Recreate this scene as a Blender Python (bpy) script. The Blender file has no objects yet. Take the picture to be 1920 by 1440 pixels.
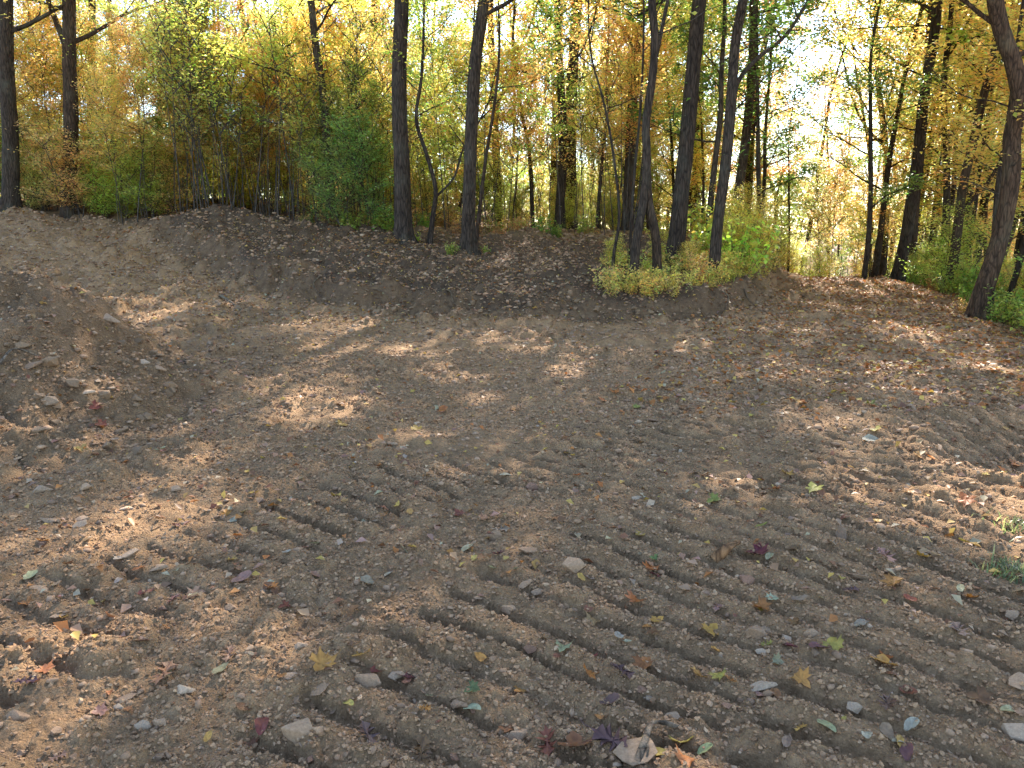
import bpy, math, random
import numpy as np
from mathutils import Vector, Matrix

random.seed(7)
rng = np.random.default_rng(11)
C = bpy.context.scene.collection
scene = bpy.context.scene

# ------------------------------------------------------------------ camera
PITCH = math.radians(11.7); FPX = 1397.0; CAMH = 1.62
cam_data = bpy.data.cameras.new('camera'); cam_data.sensor_width = 36
cam_data.lens = FPX / 1920 * 36; cam_data.clip_start = 0.05; cam_data.clip_end = 2000
cam = bpy.data.objects.new('camera', cam_data); C.objects.link(cam)
cam.location = (0, 0, CAMH); cam.rotation_euler = (math.pi / 2 - PITCH, 0, 0)
scene.camera = cam

# ------------------------------------------------------------------ light
SUN_EL = math.radians(39); SUN_AZ = math.radians(15)      # azimuth from +Y towards +X
world = bpy.data.worlds.new('World'); scene.world = world; world.use_nodes = True
nt = world.node_tree; nt.nodes.clear()
sky = nt.nodes.new('ShaderNodeTexSky'); sky.sky_type = 'NISHITA'; sky.sun_disc = False
sky.sun_elevation = SUN_EL; sky.sun_rotation = SUN_AZ; sky.dust_density = 0.3; sky.ozone_density = 2.0; sky.air_density = 1.0
bg = nt.nodes.new('ShaderNodeBackground'); bg.inputs[1].default_value = 0.15
wo = nt.nodes.new('ShaderNodeOutputWorld')
nt.links.new(sky.outputs[0], bg.inputs[0]); nt.links.new(bg.outputs[0], wo.inputs[0])
sd = bpy.data.lights.new('sun', 'SUN'); sd.energy = 5.0; sd.angle = math.radians(0.53); sd.color = (1, 0.93, 0.82)
sun = bpy.data.objects.new('sun', sd); C.objects.link(sun)
tosun = Vector((math.sin(SUN_AZ) * math.cos(SUN_EL), math.cos(SUN_AZ) * math.cos(SUN_EL), math.sin(SUN_EL)))
sun.rotation_euler = tosun.to_track_quat('Z', 'Y').to_euler(); sun.location = (0, 0, 60)
vs = scene.view_settings
vs.view_transform = 'Standard'; vs.look = 'None'; vs.gamma = 1; vs.exposure = 2.3
cy = scene.cycles
cy.max_bounces = 8; cy.diffuse_bounces = 6; cy.glossy_bounces = 2; cy.transmission_bounces = 4
cy.transparent_max_bounces = 4; cy.caustics_reflective = False; cy.caustics_refractive = False
cy.use_denoising = True

# ------------------------------------------------------------------ numpy noise
def _h(i, j, seed):
    n = (i.astype(np.int64) * 374761393 + j.astype(np.int64) * 668265263 + seed * 1442695041) & 0x7fffffff
    n = ((n ^ (n >> 13)) * 1274126177) & 0x7fffffff
    return ((n ^ (n >> 16)) & 0xffffff) / float(0xffffff)
def vn(x, y, seed=0):
    i = np.floor(x); j = np.floor(y); u = x - i; v = y - j
    u = u * u * u * (u * (u * 6 - 15) + 10); v = v * v * v * (v * (v * 6 - 15) + 10)
    i = i.astype(np.int64); j = j.astype(np.int64)
    a = _h(i, j, seed); b = _h(i + 1, j, seed); c = _h(i, j + 1, seed); d = _h(i + 1, j + 1, seed)
    return (a + (b - a) * u + (c - a) * v + (a - b - c + d) * u * v) * 2 - 1
def fbm(x, y, o=4, seed=0):
    s = 0; a = 1; t = 0
    for k in range(o):
        s = s + a * vn(x * 2**k + 17.3 * k, y * 2**k - 9.1 * k, seed + k); t += a; a *= 0.5
    return s / t
def clods(x, y, cell, seed, dens=0.7):
    """lumps: height of random domes, one per cell"""
    X = x / cell; Y = y / cell; i0 = np.floor(X).astype(np.int64); j0 = np.floor(Y).astype(np.int64)
    out = np.zeros_like(x)
    for di in (-1, 0, 1):
        for dj in (-1, 0, 1):
            i = i0 + di; j = j0 + dj
            px = i + _h(i, j, seed); py = j + _h(i, j, seed + 1); r = 0.25 + 0.45 * _h(i, j, seed + 2)**2
            on = _h(i, j, seed + 3) < dens
            ang = _h(i, j, seed + 4) * 3.14; st = 0.6 + 0.4 * _h(i, j, seed + 5)
            dx = X - px; dy = Y - py; ca = np.cos(ang); sa = np.sin(ang)
            d2 = ((dx * ca + dy * sa) * st)**2 + ((-dx * sa + dy * ca) / st)**2
            out = np.maximum(out, np.where(on, np.sqrt(np.maximum(0, r * r - d2)), 0))
    return out * cell
def sm(x, a, b):
    t = np.clip((x - a) / (b - a), 0, 1); return t * t * (3 - 2 * t)

# ------------------------------------------------------------------ terrain
BX = np.array([-40, -14, -10.7, -7.4, -5.3, -2.9, -0.55, 2.2, 3.5, 4.4, 5.3, 6.4, 7.7, 9.3, 12, 20, 60.])
BY = np.array([46, 26, 21.8, 17.3, 14.8, 13.4, 13.0, 12.9, 13.3, 14.2, 15.6, 18.2, 21.2, 25, 33, 50, 130.])
XRY = np.array([-80, 0, 8, 13.6, 17, 20, 24, 30, 40, 90.]); XRX = np.array([6, 6.3, 7.4, 9.0, 9.9, 10.7, 12.2, 15, 20, 40.])
def bank_s(x, y):
    yb = np.interp(x, BX, BY); sl = (np.interp(x + .4, BX, BY) - np.interp(x - .4, BX, BY)) / .8
    n = fbm(x * 0.8, y * 0.8, 3, 40) * 0.45 + vn(x * 3.1, y * 3.1, 44) * 0.1
    return (y - yb) / np.sqrt(1 + sl * sl) + n
def height(x, y, micro=True):
    x = np.asarray(x, float); y = np.asarray(y, float)
    u = -0.6 * x + 0.8 * y
    far = sm(y, 24, 30)
    L = 0.13 * np.logaddexp(0, (u - 11.5) / 1.0) * sm(x, 4.5, -1.5)
    L = np.minimum(L, 2.6)
    L = L + sm(x, 3, 6.5) * (0.30 * sm(y, 12, 20) - np.clip(y - 20.5, 0, 6) * 0.05 - np.clip(y - 21.5, 0, 22) * 0.11)
    U = 0.43 + 0.15 * np.clip(y - 13.3, -6, 6.5) + 0.05 * np.clip(-x, 0, 6) + 0.01 * np.clip(y - 20, 0, 60)
    kr = sm(x, 4, 8)
    U = U * (1 - kr) + (np.maximum(L, -1.5) + 0.5) * kr
    U = np.maximum(U, L + 0.12)
    s = bank_s(x, y)
    w = 0.42 + 0.2 * vn(x * .7, y * .7, 3)
    t = np.clip(s / w, 0, 1); t = 0.75 * t**1.2 + 0.25 * np.clip((s) / 2.2, 0, 1)**.7
    z = L + (U - L) * t
    # crumbly toe at the foot of the cut
    z = z + 0.12 * np.exp(-((s + 0.1) / 0.3)**2) * (0.5 + 0.5 * vn(x * 1.7, y * 1.7, 9)) * sm(x, -11, -8) * sm(x, 9, 6)
    # drop-off right of the road
    xr = np.interp(y, XRY, XRX) + 0.3 * vn(y * .5, x * 0 + 3, 5)
    sr = x - xr
    z = z - np.clip(sr, 0, 9) * 0.36 * sm(sr, -0.3, 1.2) - 0.035 * np.clip(sr + 2, 0, 2)**2
    # spoil heap on the left
    q = np.sqrt(((x + 5.6) / 2.9)**2 + ((y - 6.9) / 2.0)**2) + 0.14 * fbm(x * .9, y * .9, 3, 21)
    z = z + 1.5 * np.clip(1 - q**1.15, 0, 1) * (1 + 0.12 * vn(x * 2.2, y * 2.2, 31))
    # low spoil ridge running toward the viewer below the heap
    q = np.sqrt(((x + 4.2) / 1.6)**2 + ((y - 5.6) / 0.9)**2) + 0.2 * fbm(x * 1.4, y * 1.4, 3, 25)
    z = z + 0.32 * np.clip(1 - q, 0, 1)
    # dark spoil on the terrace edge and brush heap
    q = np.sqrt(((x + 8.3) / 2.3)**2 + ((y - 20.6) / 1.3)**2) + 0.25 * fbm(x, y, 3, 27)
    z = z + 0.55 * np.clip(1 - q, 0, 1)
    q = np.sqrt(((x - 0.4) / .8)**2 + ((y - 19.5) / .6)**2) + 0.25 * fbm(x, y, 3, 28)
    z = z + 0.22 * np.clip(1 - q, 0, 1)
    # hollow at the right edge
    q = np.sqrt(((x - 4.35) / 1.3)**2 + ((y - 5.2) / 1.2)**2) + 0.2 * fbm(x * 1.2, y * 1.2, 3, 29)
    z = z - 0.45 * np.clip(1 - q, 0, 1)
    # terracing lines on the climbing track
    lt = sm(x, -2.5, -6) * sm(y, 11, 13)
    z = z + lt * 0.05 * np.sin(6.0 * (0.8 * x + 0.75 * y) / 2.2 + 2 * fbm(x * .5, y * .5, 2, 50))
    z = z + 0.05 * fbm(x * 0.55, y * 0.55, 3, 1) + 0.03 * sm(y, 16, 22) * fbm(x * 1.5, y * 1.5, 3, 2)
    far2 = np.hypot(x, y)
    z = z + sm(far2, 45, 120) * 2.0 * fbm(x * 0.02, y * 0.02, 3, 60)
    if micro:
        z = z + micro_relief(x, y, s)
    return z
TC = (4.4, -0.3)
BANDS = [(1.6, 2.9, .2, .2), (3.0, 4.4, 0.2, .75), (4.45, 5.8, 0.2, .1), (6.62, 7.45, 0.22, .85)]
BANDS2 = [(1.2, 2.7, .2, .1), (2.8, 4.3, .2, .7), (4.4, 6.1, .2, .4), (6.6, 7.5, .2, .6)]     # older passes further up, about another centre
def grooves(x, y):
    g = np.zeros_like(x)
    for (cx, cy_), bands, ylo, yhi, seed, amp in ((TC, BANDS, 0.5, 4.9, 70, 1.0), ((6.5, 1.2), BANDS2, 4.2, 11, 90, 1.15)):
        dx = x - cx; dy = y - cy_; r = np.hypot(dx, dy); a = np.arctan2(dy, dx)
        ym = sm(y, ylo, ylo + .4) * sm(y + .5 * vn(x, y, 7), yhi + .3, yhi - .6)
        for k, (r0, r1, sp, ph) in enumerate(bands):
            rm = (r0 + r1) / 2
            e = 0.05 * vn(x * 5, y * 5, seed + k)
            m = sm(r + e, r0 - .03, r0 + .05) * sm(r + e, r1 + .03, r1 - .05)
            p = a * rm / sp + ph + 0.08 * vn(x * 1.6, y * 1.6, seed + 10 + k) + .03 * vn(x * 9, y * 9, seed + 12) + .02 * vn(x * 23, y * 23, seed + 13)
            f = p - np.floor(p)
            idx = np.floor(p).astype(np.int64)
            dep = 0.4 + 0.6 * _h(idx, idx * 0 + k, seed + 5)
            keep = 0.6 + 0.4 * sm(fbm(x * 1.5, y * 1.5, 3, seed + 20), -0.3, 0.1)
            tr = sm(f, .36, .40) * sm(f, .63, .59)                       # flat, steep-sided slot
            g = g + amp * m * ym * keep * (-0.041 * dep * tr + 0.012 * np.cos((f - 0.0) * 2 * np.pi) + .004)
    return g
def micro_relief(x, y, s):
    d = np.hypot(x, y)
    cleared = sm(s, 0.3, -0.1)
    rough = 0.35 + 0.65 * sm(fbm(x * 0.6, y * 0.6, 3, 33), -0.3, 0.4)
    heap = np.clip(1.3 - np.sqrt(((x + 5.8) / 3.6)**2 + ((y - 6.6) / 2.5)**2), 0, 1)
    k = rough * (1 + 1.5 * heap) * (1 + .8 * sm(d, 5, 11))
    z = k * (clods(x, y, 0.34, 101, .5) * (0.22 + .14 * sm(d, 6, 12)) + clods(x, y, 0.15, 111, .6) * 0.26 + clods(x, y, 0.07, 121, .75) * 0.42)
    nearm = sm(d, 14, 8)
    z = z + nearm * clods(x, y, 0.034, 131, .85) * 0.45
    z = z + 0.006 * fbm(x * 9, y * 9, 3, 140) + 0.012 * fbm(x * 3, y * 3, 2, 150)
    lump = np.clip(1.25 * heap + sm(x, -2.0, -5) * sm(y, 10, 12.5) * .9, 0, 1)
    z = z + lump * (clods(x, y, 0.6, 181, .6) * .22 + clods(x, y, 0.26, 183, .7) * .45 + clods(x, y, .12, 187, .7) * .3 + .05 * fbm(x * 2.3, y * 2.3, 4, 185))
    # chunkier on the cut face and terrace
    z = z + sm(s, -0.4, 0.1) * sm(s, 30, 10) * (0.10 * np.abs(fbm(x * 2.1, y * 2.1, 4, 160)) + clods(x, y, 0.5, 165, .5) * 0.16 + clods(x, y, .2, 167, .6) * .3 + .09 * sm(s, 1.2, .3) * np.abs(fbm(x * 4, y * 4, 3, 169)))
    z = z + grooves(x, y) * cleared
    # faint wheel and blade streaks across the flat
    z = z + cleared * sm(d, 6, 9) * 0.014 * vn((x * .2 + y) * 4.5, (x - .2 * y) * .35, 171)
    return z

def mesh_np(name, V, F, smooth=False, colors=None, mat=None, tint=None):
    """V (n,3), F (m,k) equal sized faces"""
    me = bpy.data.meshes.new(name)
    V = np.ascontiguousarray(V, dtype=np.float32); F = np.ascontiguousarray(F, dtype=np.int32)
    n, m, k = len(V), len(F), F.shape[1]
    me.vertices.add(n); me.vertices.foreach_set('co', V.ravel())
    me.loops.add(m * k); me.loops.foreach_set('vertex_index', F.ravel())
    me.polygons.add(m); me.polygons.foreach_set('loop_start', np.arange(0, m * k, k, dtype=np.int32))
    me.polygons.foreach_set('loop_total', np.full(m, k, dtype=np.int32))
    if smooth: me.polygons.foreach_set('use_smooth', np.ones(m, dtype=bool))
    me.update(calc_edges=True)
    if colors is not None:
        a = me.color_attributes.new('tint', 'FLOAT_COLOR', 'POINT')
        c = np.ones((n, 4), dtype=np.float32); c[:, :colors.shape[1]] = colors
        a.data.foreach_set('color', c.ravel())
    if mat: me.materials.append(mat)
    return me

def link(name, me, parent=None, loc=None, color=None):
    o = bpy.data.objects.new(name, me); C.objects.link(o)
    if parent is not None: o.parent = parent
    if loc is not None: o.location = loc
    if color is not None: o.color = (*color, 1)
    return o
def tag(o, label=None, cat=None, group=None, kind=None):
    if label: o['label'] = label
    if cat: o['category'] = cat
    if group: o['group'] = group
    if kind: o['kind'] = kind
    return o

# ------------------------------------------------------------------ materials
def new_mat(name):
    m = bpy.data.materials.new(name); m.use_nodes = True
    m.node_tree.nodes.clear(); return m, m.node_tree.nodes, m.node_tree.links
def N(nodes, t, **kw):
    n = nodes.new(t)
    for k, v in kw.items(): setattr(n, k, v)
    return n
def noise(nodes, links, vec, scale, detail=4, rough=0.6):
    n = N(nodes, 'ShaderNodeTexNoise'); n.inputs['Scale'].default_value = scale
    n.inputs['Detail'].default_value = detail; n.inputs['Roughness'].default_value = rough
    if vec is not None: links.new(vec, n.inputs['Vector'])
    return n.outputs['Fac']
def ramp(nodes, links, fac, stops):
    r = N(nodes, 'ShaderNodeValToRGB'); e = r.color_ramp.elements
    e[0].position, e[0].color = stops[0][0], (*stops[0][1], 1)
    e[1].position, e[1].color = stops[-1][0], (*stops[-1][1], 1)
    for p, c in stops[1:-1]:
        x = e.new(p); x.color = (*c, 1)
    links.new(fac, r.inputs[0]); return r.outputs[0]
def mixc(nodes, links, fac, a, b, mode='MIX'):
    m = N(nodes, 'ShaderNodeMix', data_type='RGBA', blend_type=mode)
    for s, v in ((m.inputs['Factor'], fac), (m.inputs['A'], a), (m.inputs['B'], b)):
        if isinstance(v, (int, float)): s.default_value = v
        elif isinstance(v, tuple): s.default_value = (*v, 1)
        else: links.new(v, s)
    return m.outputs['Result']
def math_n(nodes, links, op, a, b=0.0):
    m = N(nodes, 'ShaderNodeMath', operation=op)
    for s, v in ((m.inputs[0], a), (m.inputs[1], b)):
        if isinstance(v, (int, float)): s.default_value = v
        else: links.new(v, s)
    return m.outputs[0]

def leaf_material(name, transl=0.5, gain=1.0, vary=0.25):
    m, n, l = new_mat(name)
    oi = N(n, 'ShaderNodeObjectInfo'); at = N(n, 'ShaderNodeAttribute', attribute_name='tint')
    col = mixc(n, l, 1.0, oi.outputs['Color'], at.outputs['Color'], 'MULTIPLY')
    geo = N(n, 'ShaderNodeNewGeometry')
    d = N(n, 'ShaderNodeBsdfPrincipled'); d.inputs['Roughness'].default_value = 0.33
    d.inputs['Specular IOR Level'].default_value = 0.6
    l.new(col, d.inputs['Base Color'])
    hs = N(n, 'ShaderNodeHueSaturation'); hs.inputs['Saturation'].default_value = 1.0; hs.inputs['Value'].default_value = gain
    l.new(col, hs.inputs['Color'])
    t = N(n, 'ShaderNodeBsdfTranslucent'); l.new(hs.outputs[0], t.inputs['Color'])
    mx = N(n, 'ShaderNodeMixShader'); mx.inputs[0].default_value = transl
    l.new(d.outputs[0], mx.inputs[1]); l.new(t.outputs[0], mx.inputs[2])
    o = N(n, 'ShaderNodeOutputMaterial'); l.new(mx.outputs[0], o.inputs[0])
    return m
M_LEAF = leaf_material('leaf_alive', 0.58, 1.5)
def fallen_material():
    m, n, l = new_mat('leaf_fallen')
    oi = N(n, 'ShaderNodeObjectInfo'); at = N(n, 'ShaderNodeAttribute', attribute_name='tint')
    tc = N(n, 'ShaderNodeTexCoord')
    col = mixc(n, l, 1.0, oi.outputs['Color'], at.outputs['Color'], 'MULTIPLY')
    nf = noise(n, l, tc.outputs['Object'], 7, 5)
    col = mixc(n, l, math_n(n, l, 'MULTIPLY', nf, 1.1), col, mixc(n, l, 1.0, col, (.50, .40, .34), 'MULTIPLY'))
    d = N(n, 'ShaderNodeBsdfPrincipled'); d.inputs['Roughness'].default_value = 0.55; d.inputs['Specular IOR Level'].default_value = .25
    l.new(col, d.inputs['Base Color'])
    t = N(n, 'ShaderNodeBsdfTranslucent'); l.new(col, t.inputs['Color'])
    mx = N(n, 'ShaderNodeMixShader'); mx.inputs[0].default_value = 0.22
    l.new(d.outputs[0], mx.inputs[1]); l.new(t.outputs[0], mx.inputs[2])
    o = N(n, 'ShaderNodeOutputMaterial'); l.new(mx.outputs[0], o.inputs[0])
    return m
M_FALLEN = fallen_material()

def bark_material(name, dark, light):
    m, n, l = new_mat(name)
    tc = N(n, 'ShaderNodeTexCoord'); oi = N(n, 'ShaderNodeObjectInfo')
    mp = N(n, 'ShaderNodeMapping'); mp.inputs['Scale'].default_value = (1, 1, 0.16)
    l.new(tc.outputs['Object'], mp.inputs[0])
    a = noise(n, l, mp.outputs[0], 22, 6, .7)
    v = N(n, 'ShaderNodeTexVoronoi', feature='DISTANCE_TO_EDGE'); v.inputs['Scale'].default_value = 20
    l.new(mp.outputs[0], v.inputs['Vector'])
    big = noise(n, l, tc.outputs['Object'], 1.6, 3)
    col = ramp(n, l, a, [(.3, dark), (.7, light)])
    crack = ramp(n, l, v.outputs['Distance'], [(0, (.35, .33, .32)), (.16, (1, 1, 1))])
    col = mixc(n, l, 1.0, col, crack, 'MULTIPLY')
    lich = ramp(n, l, big, [(.5, (0, 0, 0)), (.72, (1, 1, 1))])
    col = mixc(n, l, math_n(n, l, 'MULTIPLY', lich, .45), col, (.095, .09, .062))
    d = N(n, 'ShaderNodeBsdfPrincipled'); d.inputs['Roughness'].default_value = .9; d.inputs['Specular IOR Level'].default_value = .2
    l.new(mixc(n, l, 1.0, col, oi.outputs['Color'], 'MULTIPLY'), d.inputs['Base Color'])
    b = N(n, 'ShaderNodeBump'); b.inputs['Strength'].default_value = 1.0; b.inputs['Distance'].default_value = .05
    l.new(math_n(n, l, 'ADD', math_n(n, l, 'MULTIPLY', a, .7), math_n(n, l, 'MINIMUM', v.outputs['Distance'], .2)), b.inputs['Height'])
    l.new(b.outputs[0], d.inputs['Normal'])
    o = N(n, 'ShaderNodeOutputMaterial'); l.new(d.outputs[0], o.inputs[0]); return m
M_BARK = bark_material('bark', (.018, .012, .008), (.095, .064, .042))
M_TWIG = bark_material('twig_bark', (.05, .04, .032), (.13, .10, .075))

def soil_material():
    m, n, l = new_mat('soil')
    tc = N(n, 'ShaderNodeTexCoord'); P = tc.outputs['Object']
    at = N(n, 'ShaderNodeAttribute', attribute_name='tint'); sep = N(n, 'ShaderNodeSeparateColor')
    l.new(at.outputs['Color'], sep.inputs[0])
    n1 = noise(n, l, P, 1.1, 5, .6); n2 = noise(n, l, P, 9, 6, .7); n3 = noise(n, l, P, 60, 5, .75)
    base = ramp(n, l, n2, [(.25, (.190, .107, .051)), (.5, (.305, .180, .090)), (.78, (.410, .259, .140))])
    tan = ramp(n, l, n1, [(.35, (.88, .86, .82)), (.65, (1.12, 1.08, 1.02))])
    base = mixc(n, l, 1.0, base, tan, 'MULTIPLY')
    grit = ramp(n, l, n3, [(.3, (.62, .6, .58)), (.55, (1, 1, 1)), (.8, (1.45, 1.42, 1.38))])
    base = mixc(n, l, 1.0, base, grit, 'MULTIPLY')
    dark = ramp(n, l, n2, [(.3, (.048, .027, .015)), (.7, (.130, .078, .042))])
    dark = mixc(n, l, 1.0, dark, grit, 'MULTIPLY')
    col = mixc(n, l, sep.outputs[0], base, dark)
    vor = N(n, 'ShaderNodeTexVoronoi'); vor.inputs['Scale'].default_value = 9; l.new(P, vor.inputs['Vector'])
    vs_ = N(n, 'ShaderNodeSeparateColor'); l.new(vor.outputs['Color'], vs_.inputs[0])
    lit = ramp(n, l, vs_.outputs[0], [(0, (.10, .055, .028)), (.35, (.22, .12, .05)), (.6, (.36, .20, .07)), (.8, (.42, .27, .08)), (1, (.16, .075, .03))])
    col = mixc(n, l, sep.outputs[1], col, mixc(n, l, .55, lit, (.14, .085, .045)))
    d = N(n, 'ShaderNodeBsdfPrincipled'); d.inputs['Roughness'].default_value = .9; d.inputs['Specular IOR Level'].default_value = .25
    l.new(col, d.inputs['Base Color'])
    v2 = N(n, 'ShaderNodeTexVoronoi'); v2.inputs['Scale'].default_value = 75; l.new(P, v2.inputs['Vector'])
    n4 = noise(n, l, P, 160, 4, .7)
    h = math_n(n, l, 'ADD', math_n(n, l, 'MULTIPLY', n3, 1.2), math_n(n, l, 'MULTIPLY', math_n(n, l, 'SUBTRACT', 1.0, v2.outputs['Distance']), .55))
    h = math_n(n, l, 'ADD', h, math_n(n, l, 'MULTIPLY', n4, .5))
    b = N(n, 'ShaderNodeBump'); b.inputs['Strength'].default_value = 1.0; b.inputs['Distance'].default_value = .02
    l.new(h, b.inputs['Height']); l.new(b.outputs[0], d.inputs['Normal'])
    o = N(n, 'ShaderNodeOutputMaterial'); l.new(d.outputs[0], o.inputs[0]); return m
M_SOIL = soil_material()

def stone_material():
    m, n, l = new_mat('stone')
    tc = N(n, 'ShaderNodeTexCoord'); oi = N(n, 'ShaderNodeObjectInfo'); at = N(n, 'ShaderNodeAttribute', attribute_name='tint')
    a = noise(n, l, tc.outputs['Object'], 14, 6, .7); b_ = noise(n, l, tc.outputs['Object'], 70, 4, .7)
    col = ramp(n, l, a, [(.3, (.60, .56, .50)), (.7, (1.15, 1.12, 1.08))])
    col = mixc(n, l, 1.0, col, oi.outputs['Color'], 'MULTIPLY')
    col = mixc(n, l, 1.0, col, at.outputs['Color'], 'MULTIPLY')
    d = N(n, 'ShaderNodeBsdfPrincipled'); d.inputs['Roughness'].default_value = .85
    l.new(col, d.inputs['Base Color'])
    b = N(n, 'ShaderNodeBump'); b.inputs['Strength'].default_value = .6; b.inputs['Distance'].default_value = .006
    l.new(math_n(n, l, 'ADD', a, b_), b.inputs['Height']); l.new(b.outputs[0], d.inputs['Normal'])
    o = N(n, 'ShaderNodeOutputMaterial'); l.new(d.outputs[0], o.inputs[0]); return m
M_STONE = stone_material()

# ------------------------------------------------------------------ the ground: one sheet to the horizon
def build_ground():
    front = np.linspace(-math.radians(48), math.radians(48), 560)
    back = np.linspace(math.radians(48), math.radians(312), 60)[1:-1]
    th = np.concatenate([front, back]); na = len(th)
    r = [0.9]
    while r[-1] < 70: r.append(r[-1] * (1.0041 if r[-1] < 22 else 1.008))
    while r[-1] < 2500: r.append(r[-1] * 1.12)
    r = np.array(r); nr = len(r)
    R, T = np.meshgrid(r, th, indexing='ij')
    X = R * np.sin(T); Y = R * np.cos(T)
    Z = height(X.ravel(), Y.ravel()).reshape(X.shape)
    V = np.stack([X, Y, Z], -1).reshape(-1, 3)
    V = np.concatenate([V, [[0, 0, float(height(np.array([0.]), np.array([0.]))[0])]]])
    i = np.arange(nr - 1)[:, None] * na; j = np.arange(na)[None, :]; j2 = (j + 1) % na
    F = np.stack([i + j, i + j2, i + na + j2, i + na + j], -1).reshape(-1, 4)
    # triangles at the foot of the camera, as degenerate-free quads are not possible there
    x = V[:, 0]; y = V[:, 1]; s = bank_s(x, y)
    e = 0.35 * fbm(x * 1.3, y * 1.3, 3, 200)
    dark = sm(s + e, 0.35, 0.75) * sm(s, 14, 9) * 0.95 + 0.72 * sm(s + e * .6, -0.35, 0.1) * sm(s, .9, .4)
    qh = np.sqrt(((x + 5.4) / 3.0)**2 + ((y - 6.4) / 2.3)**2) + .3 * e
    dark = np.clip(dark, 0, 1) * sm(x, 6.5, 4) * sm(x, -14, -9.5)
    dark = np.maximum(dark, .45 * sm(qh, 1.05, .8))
    xr = np.interp(y, XRY, XRX)
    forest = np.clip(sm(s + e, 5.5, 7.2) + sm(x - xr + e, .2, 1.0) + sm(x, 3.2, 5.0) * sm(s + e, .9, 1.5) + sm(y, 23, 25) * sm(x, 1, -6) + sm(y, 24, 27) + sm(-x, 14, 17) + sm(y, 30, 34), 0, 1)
    road = 0.45 * sm(y, 10, 16) * sm(x, 3.5, 6) * sm(fbm(x * 2, y * 2, 3, 210), -.3, .5)
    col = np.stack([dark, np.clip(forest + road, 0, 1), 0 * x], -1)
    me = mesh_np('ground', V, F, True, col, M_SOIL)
    import bmesh
    bm = bmesh.new(); bm.from_mesh(me); bm.verts.ensure_lookup_table()
    c = bm.verts[len(V) - 1]
    for k in range(na):
        f = bm.faces.new((c, bm.verts[(k + 1) % na], bm.verts[k])); f.smooth = True
    bm.to_mesh(me); bm.free()
    o = link('ground', me); tag(o, 'graded bare brown soil with forest floor behind', None, None, 'structure')
    return o
ground = build_ground()

def hz(x, y): return float(height(np.array([x]), np.array([y]))[0])
def hz0(x, y): return float(height(np.array([x]), np.array([y]), False)[0])
def ray(px, py):
    x = (px - 960) / FPX; u = -(py - 720) / FPX
    return np.array([x, math.cos(PITCH) + u * math.sin(PITCH), -math.sin(PITCH) + u * math.cos(PITCH)])
TS = np.concatenate([np.arange(1.5, 12, .02), np.arange(12, 70, .06)])
def hit(px, py):
    """where the line of sight of a photo point meets the ground"""
    d = ray(px, py); p = d[None, :] * TS[:, None]
    h = height(p[:, 0], p[:, 1]); below = (CAMH + p[:, 2]) < h
    k = int(np.argmax(below)) if below.any() else len(TS) - 1
    return np.array([p[k, 0], p[k, 1], h[k]])
def at(px, py, Y):
    d = ray(px, py); t = Y / d[1]
    return np.array([d[0] * t, Y, CAMH + d[2] * t])
def to_px(x, y, z):
    dz = z - CAMH; f = y * math.cos(PITCH) - dz * math.sin(PITCH); u = y * math.sin(PITCH) + dz * math.cos(PITCH)
    return 960 + FPX * x / f, 720 - FPX * u / f

# ------------------------------------------------------------------ geometry accumulators
class Acc:
    def __init__(s): s.V = []; s.F = []; s.C = []; s.n = 0
    def add(s, V, F, col=None):
        s.V.append(V); s.F.append(F + s.n); s.n += len(V)
        if col is not None: s.C.append(col)
    def mesh(s, name, mat, smooth=True):
        V = np.concatenate(s.V); F = np.concatenate(s.F)
        return mesh_np(name, V, F, smooth, np.concatenate(s.C) if s.C else np.ones((len(V), 3)), mat)
def tube(acc, P, R, k=6, lobes=0.0, seed=0):
    P = np.asarray(P, float); R = np.asarray(R, float); n = len(P)
    T = np.gradient(P, axis=0); T /= np.linalg.norm(T, axis=1)[:, None] + 1e-9
    ref = np.array([1., 0, 0]) if abs(T[0][0]) < .8 else np.array([0, 1., 0])
    U = np.cross(T, ref); U /= np.linalg.norm(U, axis=1)[:, None] + 1e-9
    W = np.cross(T, U)
    a = np.arange(k) * 2 * np.pi / k
    rr = R[:, None] * np.ones((1, k))
    if lobes:
        g = np.arange(n)[:, None]
        z = (P[:, 2] - P[0, 2])[:, None]
        rr = rr * (1 + lobes * 0.06 * vn(a[None, :] * 3 + 0 * z, z * 2.2 + seed, seed)
                   + lobes * 0.035 * np.sin(a[None, :] * 9 + 1.5 * vn(z * 1.5, z * 0 + 2., seed)))
        rr = rr * (1 + 0.5 * np.exp(-z / 0.24) * np.cos(a[None, :] * 5 + seed))
    V = P[:, None, :] + rr[..., None] * (np.cos(a)[None, :, None] * U[:, None, :] + np.sin(a)[None, :, None] * W[:, None, :])
    V = V.reshape(-1, 3)
    i = np.arange(n - 1)[:, None] * k; j = np.arange(k)[None, :]; j2 = (j + 1) % k
    F = np.stack([i + j, i + j2, i + k + j2, i + k + j], -1).reshape(-1, 4)
    acc.add(V, F)
def spline(P, n):
    P = np.asarray(P, float); m = len(P)
    t = np.concatenate([[0], np.cumsum(np.linalg.norm(np.diff(P, axis=0), axis=1))]); q = np.linspace(0, t[-1], n)
    out = np.zeros((n, P.shape[1]))
    for c in range(P.shape[1]):
        g = np.gradient(P[:, c], t) if m > 2 else np.full(m, (P[-1, c] - P[0, c]) / t[-1])
        i = np.clip(np.searchsorted(t, q, 'right') - 1, 0, m - 2); h = t[i + 1] - t[i]; s = (q - t[i]) / h
        out[:, c] = (2*s**3 - 3*s**2 + 1) * P[i, c] + (s**3 - 2*s**2 + s) * h * g[i] + (-2*s**3 + 3*s**2) * P[i+1, c] + (s**3 - s**2) * h * g[i+1]
    return out
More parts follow.
